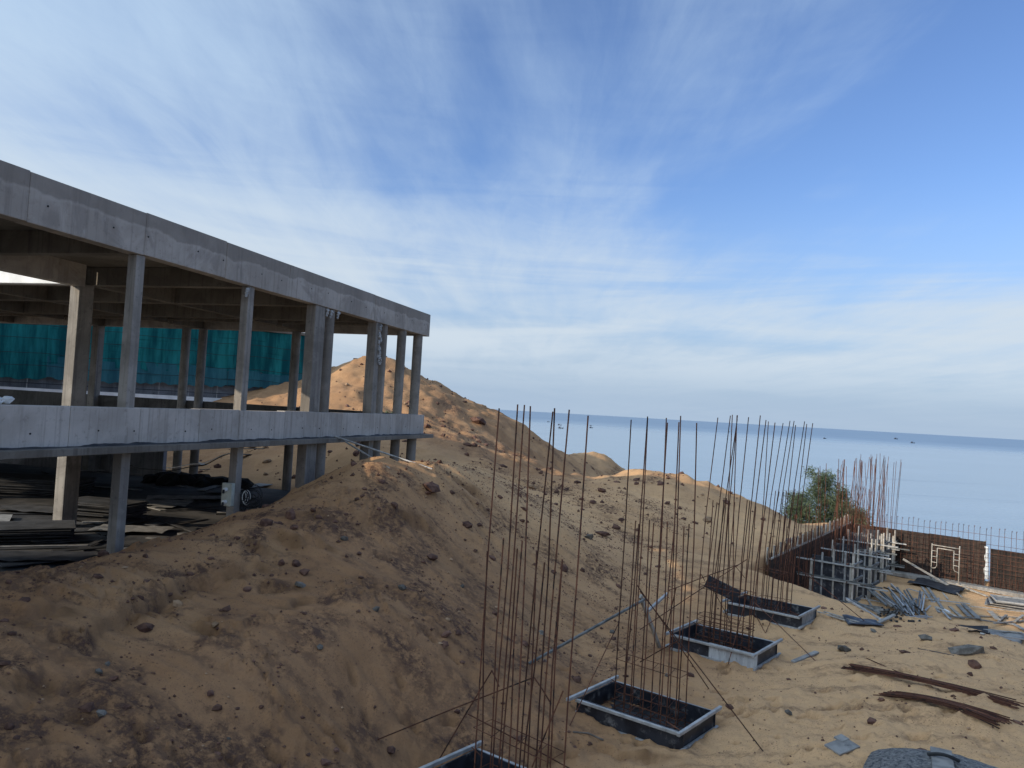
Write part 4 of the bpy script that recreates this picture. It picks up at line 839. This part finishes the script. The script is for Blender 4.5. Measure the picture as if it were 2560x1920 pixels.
def quadsheet(nm, corners, mat, label, cat, lift=.03, th=.02, wob=.03):
    P4 = [gp(*c) for c in corners]; b = MB(); n = 8; vs = []
    for j_ in range(n + 1):
        for i_ in range(n + 1):
            s_, t_ = i_ / n, j_ / n; p = (P4[0] * (1 - s_) + P4[1] * s_) * (1 - t_) + (P4[3] * (1 - s_) + P4[2] * s_) * t_
            p[2] = gz(p[:2]) + lift + wob * (math.sin(i_ * 1.1 + j_ * .6) + 1); vs.append(p)
    fs = [(j_ * (n + 1) + i_, j_ * (n + 1) + i_ + 1, (j_ + 1) * (n + 1) + i_ + 1, (j_ + 1) * (n + 1) + i_) for j_ in range(n) for i_ in range(n)]
    o = b.add(vs, fs).build(nm, mat, smooth=True); md = o.modifiers.new('thickness', 'SOLIDIFY'); md.thickness = th; return tag(o, label, cat)
quadsheet('dark_sheet', [(2268, 1462), (2300, 1446), (2412, 1478), (2395, 1490)], 'dark_sheet', 'large wavy dark sheet on the sand in front of scaffold frame', 'sheet', wob=.05)
quadsheet('dark_sheet', [(2398, 1566), (2470, 1572), (2475, 1590), (2420, 1582)], 'old_board', 'flat dark board just beyond the sand mound crest', 'board', wob=.006)
quadsheet('dark_sheet', [(2470, 1576), (2560, 1588), (2560, 1600), (2480, 1592)], 'grey_board', 'grey weathered sheet at right beyond the mound crest', 'sheet', wob=.008)
quadsheet('dark_sheet', [(2105, 1545), (2190, 1556), (2210, 1570), (2120, 1566)], 'film_ply', 'black plywood sheet lying at foot of nearest column formwork', 'board', wob=.01)
q = gp(2535, 1518); ps = empty('panel_stack', 'stack of framed black panels at right edge of the pit', 'formwork')
for k in range(5): MB().box((q[0] + .05 * k, q[1] - .04 * k, q[2] + .03 + .05 * k), 1.9, 1.2, .04, -.6 + .05 * k).build('panel', 'film_ply' if k % 2 else 'grey_board', ps, bevel=.004)
for sg in (-1, 1):
    d = np.array((math.cos(-.4), math.sin(-.4), 0)); e = np.array((math.sin(.4), math.cos(.4), 0)); c = np.array((q[0] + .2, q[1] - .16, q[2] + .275))
    MB().bar(c + e * .57 * sg - d * .95, c + e * .57 * sg + d * .95, .05).build('frame_bar', 'galvanised', ps); MB().bar(c + d * .95 * sg - e * .6, c + d * .95 * sg + e * .6, .045).build('frame_bar', 'galvanised', ps)
# ------------------------------------------------------------------ things on the right mound
def bundle(path, nb, spread, label, seed):
    o = empty('rebar_bundle', label, 'rebar'); r = random.Random(seed); P = [gp(*p) for p in path]; bow = max([0.0] + [(gz((P[0] + (P[-1] - P[0]) * f)[:2]) - (P[0] + (P[-1] - P[0]) * f)[2]) / (4 * f * (1 - f)) for f in (.25, .35, .5, .65, .75)])
    for k in range(nb):
        f0, f1 = r.uniform(-.03, .07), r.uniform(.93, 1.03); row = k % 3; v = (k / nb - .5) * spread
        def pt(f):
            p = P[0] + (P[-1] - P[0]) * f; d = P[-1] - P[0]; d = d / np.linalg.norm(d); nn = np.array((-d[1], d[0], 0))
            p = p + nn * v * (1.25 - .75 * math.sin(math.pi * min(max(f, 0), 1))); p[2] += bow * 4 * f * (1 - f) + row * .022 + .03; return p
        jit = r.uniform(-.05, .05); pts = [pt(f0 + (f1 - f0) * q / 6) + np.array((jit, jit, 0)) * (q / 6 - .5) for q in range(7)]
        for _ in range(2): pts = [pts[0]] + [(pts[i - 1] + pts[i] * 2 + pts[i + 1]) / 4 for i in range(1, 6)] + [pts[6]]
        MB().tube(pts, .010, 6).build('bar', 'rust', o)
bundle([(2122, 1672), (2230, 1690), (2340, 1702), (2440, 1735), (2548, 1772)], 15, .26, 'long bundle of rusty rebar over the right sand mound', 1)
bundle([(2208, 1742), (2290, 1760), (2380, 1785), (2512, 1822)], 18, .34, 'shorter thicker bundle of rusty rebar nearest the camera', 2)
tag(MB().tube([gp(2166, 1652, .02), gp(2275, 1692, .05)], .009, 6).build('rebar', 'rust'), 'single loose rebar lying behind the long rebar bundle', 'rebar')
tag(MB().bar(gp(1983, 1656, .02), gp(2042, 1636, .04), .11, .04).build('plank', 'grey_board', bevel=.004), 'pale grey plank beside box with the pale front panel', 'plank')
for k, (a, e) in enumerate((((2044, 1532), (2145, 1566)), ((2060, 1530), (2150, 1562)))): tag(MB().bar(gp(*a, .03), gp(*e, .05), .06, .025).build('batten', 'timber'), ['left of two thin timber battens right of the farthest box', 'right of two thin timber battens right of the farthest box'][k], 'batten')
tag(MB().tube([gp(1432, 1832, .01), gp(1470, 1842, .02), gp(1508, 1852, .01)], .014, 6).build('stick', 'bark'), 'dark stick on the sand in front of second box', 'stick')
tag(MB().tube([gp(2295, 1622, .01), gp(2340, 1632, .02), gp(2385, 1640, .01)], .010, 6).build('stick', 'bark'), 'thin pale stick on the sand above the long bundle', 'stick')
# round concrete lump at the lower right with a board on it
pc = gp(2310, 1985) + np.array((.42, .12, .0)); b = MB(); nr2, na = 12, 40; vs = []; rr = np.random.default_rng(77)
for i in range(nr2 + 1):
    f = i / nr2; rad = 1.06 * f
    for k in range(na):
        t = 2 * math.pi * k / na; w = 1 + .05 * math.sin(3 * t + 1) + .03 * math.sin(7 * t)
        hgt = .30 * (1 - f ** 2.6) + rr.uniform(-.010, .010) - (.25 if i == nr2 else 0); vs.append((pc[0] + rad * w * math.cos(t), pc[1] + rad * w * math.sin(t), pc[2] + hgt))
fs = [(i * na + k, i * na + (k + 1) % na, (i + 1) * na + (k + 1) % na, (i + 1) * na + k) for i in range(nr2) for k in range(na)]
tag(b.add(vs, fs).build('concrete_lump', 'gravel_concrete', smooth=True), 'rounded grey concrete lump at bottom right edge', 'concrete')
zt = pc[2] + .31; p0 = onz(2352, 1874, zt); p1 = onz(2368, 1990, zt); bd = empty('board', 'pale weathered board with dark strap on the concrete lump', 'board')
MB().bar(p0, p1, .24, .035).build('plank', 'grey_board', bd, bevel=.005)
dd = (p1 - p0) / np.linalg.norm(p1 - p0); nn = np.array((-dd[1], dd[0], 0)); mid = onz(2358, 1898, zt)
MB().tube([mid + nn * (.17 - .34 * q / 8) + ZUP * (.02 + .05 * math.sin(math.pi * q / 8)) + dd * .04 * math.sin(math.pi * q / 8) for q in range(9)], .022, 7).build('strap', 'black_rubber', bd)
p = gp(2105, 1878); o = MB().box((0, 0, 0), .42, .26, .03).build('board', 'grey_board', bevel=.006); o.location = p + (0, 0, .04); o.rotation_euler = (.12, -.1, .5); tag(o, 'small broken grey board half sunk in sand near bottom right', 'board')
o2 = MB().box((.14, .12, .01), .16, .14, .028).build('chip', 'grey_board', o, bevel=.005)

# ------------------------------------------------------------------ stones and clods
def rockmesh(seed, flat=.75, rough=.28):
    import bmesh
    bm = bmesh.new(); bmesh.ops.create_icosphere(bm, subdivisions=1, radius=1.0); r = np.random.default_rng(seed); ax = r.uniform(.65, 1.2, 3) * (1, 1, flat)
    for v in bm.verts: f = 1 + r.uniform(-rough, rough); v.co = Vector((v.co.x * ax[0] * f, v.co.y * ax[1] * f, v.co.z * ax[2] * f))
    me = bpy.data.meshes.new('clod'); bm.to_mesh(me); bm.free(); return me
RM = {}
for mt in ('clod_brown', 'clod_sand', 'stone_grey'):
    RM[mt] = []
    for k in range(7): me = rockmesh(300 + k); me.materials.append(M[mt]); RM[mt].append(me)
def rock(nm, p, s, mt, label, cat, group=None, k=0, stretch=(1, 1, 1), sink=.55, rot=None):
    o = bpy.data.objects.new(nm, RM[mt][k % 7]); COL.objects.link(o); o.location = (p[0], p[1], p[2] + s * (.75 - sink) * stretch[2] * .6); o.scale = (s * stretch[0], s * stretch[1], s * stretch[2]); o.rotation_euler = rot or (random.uniform(-.4, .4), random.uniform(-.4, .4), random.uniform(0, 6.28)); return tag(o, label, cat, group)
for k, (px, py, s, mt, st, lb) in enumerate([(2110, 1627, .17, 'stone_grey', (1.4, .9, .8), 'grey stone left on the mound behind the long rebar bundle'), (2315, 1600, .17, 'stone_grey', (1.2, .9, .8), 'grey stone on top of the right mound'), (2425, 1632, .26, 'stone_grey', (1.7, .7, .6), 'long dark grey rock on right side of the mound'), (2437, 1668, .15, 'clod_brown', (1, 1, .9), 'brown lump below the long dark rock'), (1970, 1786, .075, 'stone_grey', (1, 1, 1), 'small grey stone right of the second box'), (2205, 1752, .06, 'clod_brown', (1, 1, 1), 'brown clod at left end of the shorter rebar bundle'), (2245, 1568, .10, 'clod_brown', (1.5, .8, .5), 'reddish clod on crest of the right mound'), (2385, 1577, .11, 'clod_brown', (1.5, .8, .6), 'brown clod on crest beside the dark board'), (2185, 1580, .10, 'stone_grey', (1.4, .8, .6), 'flat stone behind the grey stones on the mound'), (2260, 1632, .10, 'clod_brown', (1.6, .7, .5), 'flat brown clod between the mound stones'),
        (727, 1295, .15, 'clod_brown', (1, 1, 1.1), 'large dark red clod near crest of the near bank'), (735, 1303, .11, 'clod_brown', (1, 1, .8), 'smaller dark clod touching the large red one'), (663, 1333, .13, 'clod_brown', (.8, 1, 1.2), 'upright dark clod below the bank crest'), (1070, 1318, .30, 'clod_brown', (1.4, 1, .8), 'large overhanging brown lump at end of the sand ledge'), (752, 1450, .10, 'stone_grey', (1, 1, .8), 'blue grey stone in middle of the near slope'), (760, 1432, .12, 'clod_brown', (1.2, 1, .7), 'dark clod just above the blue grey stone'), (740, 1405, .10, 'clod_brown', (.8, 1, 1), 'dark angular clod above the blue grey stone'), (703, 1398, .09, 'clod_brown', (1, .8, .9), 'dark clod at upper middle of near slope'), (1080, 1390, .16, 'clod_brown', (1.2, 1, .8), 'dark clod on slope right of the footprints'), (1002, 1490, .10, 'stone_grey', (.8, 1, 1), 'grey stone on slope left of the nearest cage'), (940, 1530, .09, 'stone_grey', (.9, .9, 1), 'small grey stone beside dark clay patch'), (1505, 1337, .22, 'clod_brown', (1.5, .8, .7), 'brown rock on the far slope left of second cage'), (1472, 1352, .20, 'stone_grey', (1.2, .9, .7), 'blue grey stone on the far slope'), (1195, 1062, .42, 'clod_brown', (1.5, 1, .8), 'dark boulder on shoulder of the far dune'), (1370, 1083, .35, 'clod_brown', (1.3, 1, .7), 'brown rock high on the far dune edge'), (1170, 1285, .22, 'clod_brown', (1, .8, .7), 'dark rock on the slope below the track'), (285, 1698, .06, 'clod_brown', (1.2, .8, .8), 'small black angular clod at lower left slope'), (245, 1450, .10, 'clod_brown', (1, 1, .9), 'round clod near the crest at far left'), (62, 1497, .07, 'clod_brown', (1, 1, .9), 'dark clod near crest at left edge'), (255, 1790, .08, 'stone_grey', (1, 1.3, .8), 'purple grey stone beside a footprint at lower left'), (566, 1527, .07, 'clod_brown', (1, 1, .9), 'brown round clod in middle of the left slope'), (1410, 1423, .17, 'clod_brown', (1, 1, .8), 'dark rock behind the nearest cage bars')]):
    rock('stone' if mt == 'stone_grey' else 'clod', gp(px, py), s, mt, lb, 'stone' if mt == 'stone_grey' else 'clod', None, k, st, .30)
r = np.random.default_rng(99); cand = []
for k in range(15000):
    if k % 10 < 7: n_, s_ = -r.uniform(.3, 9.0), r.uniform(-6, 24); p = FE - FD * s_ + FN * n_; dens_ = .25 + 1.2 * float(sstep(-.1, .35, fbm(np.array([p[0] * .55 + 3]), np.array([p[1] * .55 + 1]), 3, 61))[0]); s0 = .0105
    elif k % 10 < 9: p = np.array((r.uniform(-14, 14), r.uniform(28, 56))); dens_ = .35 + .9 * float(sstep(0, .35, fbm(np.array([p[0] * .4]), np.array([p[1] * .4]), 3, 67))[0]); s0 = .036
    else: p = np.array((r.uniform(1, 13), r.uniform(8.5, 21))); dens_ = .45; s0 = .012
    if r.random() > dens_: continue
    D = float(np.hypot(*p)); a_ = p[0] / max(p[1], .1)
    if p[1] < 6 or abs(a_) > .76: continue
    c_ = (p - WA) @ WC; h_ = (p[0] - 9.3) * .783 + (p[1] - 24.1) * .622
    if h_ > -.5 and c_ > -.3: continue
    if (p - FE) @ FN > 0 and -(p - FE) @ FD > -1: continue
    if any(abs((p - np.array(bc)) @ BLONG) < 1.2 and abs((p - np.array(bc)) @ BSIDE) < .8 for bc in BOXC): continue
    s = float(min(s0 * math.exp(r.normal(0, .92)), .11 if k % 10 in (0, 1, 2, 3, 4, 5, 6, 9) else .2)); cand.append((s / D, s, p[0], p[1], k % 10, D))
cand.sort(reverse=True); P_ = np.array([c[2:4] for c in cand]); Z_ = gzs(P_[:, 0], P_[:, 1])
SB = MB(); SC = MB(); ico = rockmesh(1, .8, .0); bas = None
octa = np.array([(1, 0, 0), (-1, 0, 0), (0, 1, 0), (0, -1, 0), (0, 0, 1), (0, 0, -1)], float); of = [(0, 2, 4), (2, 1, 4), (1, 3, 4), (3, 0, 4), (2, 0, 5), (1, 2, 5), (3, 1, 5), (0, 3, 5)]
for i, (_, s, x, y, kk, D) in enumerate(cand):
    if i < 290:
        far = D > 30; mound = kk == 9
        mt = 'clod_brown' if r.random() < .84 else ('stone_grey' if r.random() < .5 else 'clod_sand')
        lb, gp_ = (('dark rubble piece scattered over the far dune', 'rubble on the far dune') if far else ('small stone or clod scattered on the right sand mound', 'clods on the right mound') if mound else ('small dark clod scattered over the near sand bank', 'clods on the near bank'))
        size = 'fist sized' if s > .075 else 'small' if s > .045 else 'tiny'; look = {'clod_brown': 'dark brown', 'stone_grey': 'grey', 'clod_sand': 'sandy'}[mt]; a_ = x / y
        if far: where = 'on the far dune behind the building columns' if a_ < -.11 else 'on the far dune shoulder' if y > 40 and a_ < .0 else 'on the right flank of the far dune' if a_ < .12 else 'on the far bank beyond the second cage'
        elif mound: where = 'on the right sand mound'
        else: where = ('at the lower left of the near bank' if y < 9.5 and a_ < -.3 else 'on the near bank left of the nearest cage' if y < 9.5 else 'on the left end of the near bank crest' if a_ < -.38 else 'in the middle of the near bank' if y < 14 and a_ < -.12 else 'on the upper near bank under the ledge poles' if a_ < -.12 and y > 18 else 'on the near bank above its middle' if a_ < -.12 else 'behind the nearest cage bars' if a_ < .05 else 'on the far slope behind the second cage' if a_ < .2 else 'on the far slope behind the third cage')
        rock('clod', (x, y, Z_[i]), s, mt, '%s %s %s %s' % (size, look, 'stone' if mt == 'stone_grey' else 'clod', where), 'clod', gp_, i, (1, 1, .85))
    else:
        q = octa * r.uniform(.6, 1.25, (6, 1)) * s; an = r.uniform(0, 6.28); rot = np.array(((math.cos(an), -math.sin(an), 0), (math.sin(an), math.cos(an), 0), (0, 0, .8))); q = q @ rot.T + (x, y, Z_[i] + s * .25)
        (SB if r.random() < .8 else SC).add(q, of)
# finest crumbs, too many and too small to tell apart
fr = np.random.default_rng(5); NF = 60000
fn_, fs_ = -fr.uniform(.2, 9.5, NF), fr.uniform(-7, 24, NF); fx = FE[0] - FD[0] * fs_ + FN[0] * fn_; fy = FE[1] - FD[1] * fs_ + FN[1] * fn_
mx, my = fr.uniform(0, 13, NF // 5), fr.uniform(8.5, 22, NF // 5); fx, fy = np.r_[fx, mx], np.r_[fy, my]
dn = .10 + .9 * sstep(-.02, .38, fbm(fx * .9 + 2, fy * .9, 4, 81)) + .6 * sstep(.05, .4, fbm(fx * .55 + 3, fy * .55 + 1, 4, 61)); dn[NF:] *= .35
ok = (fr.random(len(fx)) < dn) & (fy > 5.5) & (np.abs(fx / fy) < .78)
ok &= ~(((fx - 9.3) * .783 + (fy - 24.1) * .622 > -.6) & ((fx - WA[0]) * WC[0] + (fy - WA[1]) * WC[1] > -.3))
for bc in BOXC: ok &= ~((np.abs((fx - bc[0]) * BLONG[0] + (fy - bc[1]) * BLONG[1]) < 1.15) & (np.abs((fx - bc[0]) * BSIDE[0] + (fy - bc[1]) * BSIDE[1]) < .75))
fx, fy = fx[ok], fy[ok]; nf_ = len(fx); fz = gzs(fx, fy); fsz = np.minimum(.0068 * np.exp(fr.normal(0, .5, nf_)) * (.7 + fy / 30), .03)
pv = (octa[None] * fr.uniform(.6, 1.3, (nf_, 6, 1))) * fsz[:, None, None] * np.array((1.2, 1, .8)); pv += np.c_[fx, fy, fz + fsz * .2][:, None, :]
fi = (np.array(of)[None] + (np.arange(nf_) * 6)[:, None, None]).reshape(-1, 3)
me = bpy.data.meshes.new('crumbs'); me.vertices.add(nf_ * 6); me.vertices.foreach_set('co', pv.astype(np.float32).ravel()); me.loops.add(fi.size); me.loops.foreach_set('vertex_index', fi.astype(np.int32).ravel())
me.polygons.add(len(fi)); me.polygons.foreach_set('loop_start', np.arange(0, fi.size, 3, dtype=np.int32)); me.update(calc_edges=True); me.materials.append(M['clod_brown'])
oc = bpy.data.objects.new('crumbs', me); COL.objects.link(oc); tag(oc, 'fine dark crumbs of clay sprinkled over the sand', 'crumbs', kind='stuff')
tag(SB.build('small_clods', 'clod_brown'), 'thin scatter of tiny dark clods over the sand', 'clods', kind='stuff')
tag(SC.build('small_pebbles', 'clod_sand'), 'thin scatter of tiny sandy crumbs over the sand', 'pebbles', kind='stuff')

# ------------------------------------------------------------------ trees by the shore
def tree(base, top, crown_r, seed, label, cnt):
    o = empty('casuarina_tree', label, 'tree', 'casuarina trees by the shore'); rr = np.random.default_rng(seed); hgt = top - base[2]
    tr = MB(); spine = [np.array(base) + np.array((.12 * math.sin(k * .9 + seed), .12 * math.cos(k * 1.3), hgt * k / 7 * .97)) for k in range(8)]
    tr.tube(spine, .13, 8, .02); tr.build('trunk', 'bark', o, smooth=True)
    vs = []; fs = []; lm = MB()
    nl = 24
    for k in range(nl):
        f = .18 + .80 * (k / nl) ** .9; st = np.array(base) + np.array((0, 0, hgt * f * .95)); az = k * 2.4 + rr.uniform(-.4, .4); ln = crown_r * (1.08 - f) ** .55 * rr.uniform(.6, 1.25) * (1.0 if f > .3 else .9)
        d = np.array((math.cos(az), math.sin(az), rr.uniform(.35, .9))); d /= np.linalg.norm(d); end = st + d * ln
        lm.tube([st, (st + end) / 2 + (0, 0, .06), end], .03, 5, .008)
        for q in range(int(cnt * (.5 + ln / crown_r))):
            t = rr.uniform(.25, 1.08); c = st + d * ln * t + rr.normal(0, .16 + .05 * ln, 3); L = rr.uniform(.16, .42); dr = np.array((rr.normal(0, .5), rr.normal(0, .5), rr.uniform(-1.1, .35))) + d * .6; dr /= np.linalg.norm(dr)
            sd = np.cross(dr, rr.normal(0, 1, 3)); sd = sd / np.linalg.norm(sd) * rr.uniform(.012, .028); i0 = len(vs)
            vs += [c - sd, c + sd, c + dr * L + (0, 0, -.05)]; fs.append((i0, i0 + 1, i0 + 2))
    lm.build('limbs', 'bark', o)
    MB().add(vs, fs).build('crown', 'needles', o)
tree(at(2048, 1330, 50) - (0, 0, 2.2), float(at(2048, 1170, 50)[2]), 2.0, 3, 'tallest feathery casuarina tree beyond the left retaining wall', 300)
tree(at(1992, 1330, 51) - (0, 0, 2.2), float(at(1992, 1228, 51)[2]), 1.5, 8, 'shorter casuarina tree left of the tallest one', 240)
tree(at(2100, 1330, 49) - (0, 0, 2.2), float(at(2100, 1212, 49)[2]), 1.4, 13, 'casuarina tree right of the tallest one behind rebar', 210)
tree(at(2142, 1335, 48) - (0, 0, 2.0), float(at(2140, 1268, 48)[2]), 1.0, 19, 'low bushy casuarina at right behind the formwork rebar', 220)
# sheets of roofing seen behind the wall
p = at(2020, 1318, 41); o = MB().box((0, 0, 0), 1.6, .8, .03).build('roofing_sheet', 'white_render'); o.location = (p[0], p[1], gz(p[:2]) + .12); o.rotation_euler = (.05, .12, .4); tag(o, 'pale sheet lying on bank crest below the trees', 'sheet')
p = gp(955, 1030); b = MB(); rr = np.random.default_rng(12)
for k in range(60):
    c = p + np.array((rr.normal(0, .5), rr.normal(0, .4), .02)); a = rr.uniform(0, 6.28); L = rr.uniform(.12, .3); e = c + np.array((math.cos(a) * L * .5, math.sin(a) * L * .5, L * .6)); sd = np.array((-math.sin(a), math.cos(a), 0)) * .03; b.add([c - sd, c + sd, e], [(0, 1, 2)])
tag(b.build('green_weed', 'needles'), 'small green weed growing on the sunlit dune', 'weed')

# ------------------------------------------------------------------ fishing boats far out
def boat(px, py, L, label):
    p = onz(px, py, -21.0); o = empty('fishing_boat', label, 'boat', 'boats on the sea'); o.location = p; o.rotation_euler = (0, 0, (px * .37) % 1.2 - .6); b = MB()
    st = [(-.5, .12, .75), (-.3, .16, .6), (.1, .16, .55), (.35, .10, .7), (.5, .0, 1.0)]; vs = []
    for (x, w, z) in st: vs += [(x * L, -w * L, z * .22 * L), (x * L, 0, -.03 * L), (x * L, w * L, z * .22 * L)]
    fs = []
    for i in range(4): a = i * 3; fs += [(a, a + 1, a + 4, a + 3), (a + 1, a + 2, a + 5, a + 4), (a, a + 3, a + 5, a + 2)]
    fs += [(0, 2, 1)]; hl = b.add(vs, fs).build('hull', 'boat_paint', o)
    MB().box((-.22 * L, 0, .22 * L), .26 * L, .2 * L, .22 * L).build('cabin', 'boat_paint', o); MB().tube([(.05 * L, 0, .1 * L), (.05 * L, 0, .6 * L)], .012 * L, 5).build('mast', 'boat_paint', hl)
for k, (px, py, L) in enumerate(((1371, 1055, 7), (1399, 1063, 8), (1402, 1071, 9), (1477, 1065, 6), (1478, 1070, 7.5), (2240, 1098, 16), (2282, 1108, 12), (2062, 1097, 9), (1823, 1080, 6))):
    boat(px, py, L, ['leftmost tiny boat on the sea beside the dune', 'upper of two tiny boats left of the nearest cage', 'lower of two tiny boats left of the nearest cage', 'upper of two tiny boats between first and second cages', 'lower of two tiny boats between first and second cages', 'largest far boat near the horizon at right', 'small far boat just right of the largest one', 'tiny far boat above the trees', 'tiny far boat behind the third cage bars'][k])
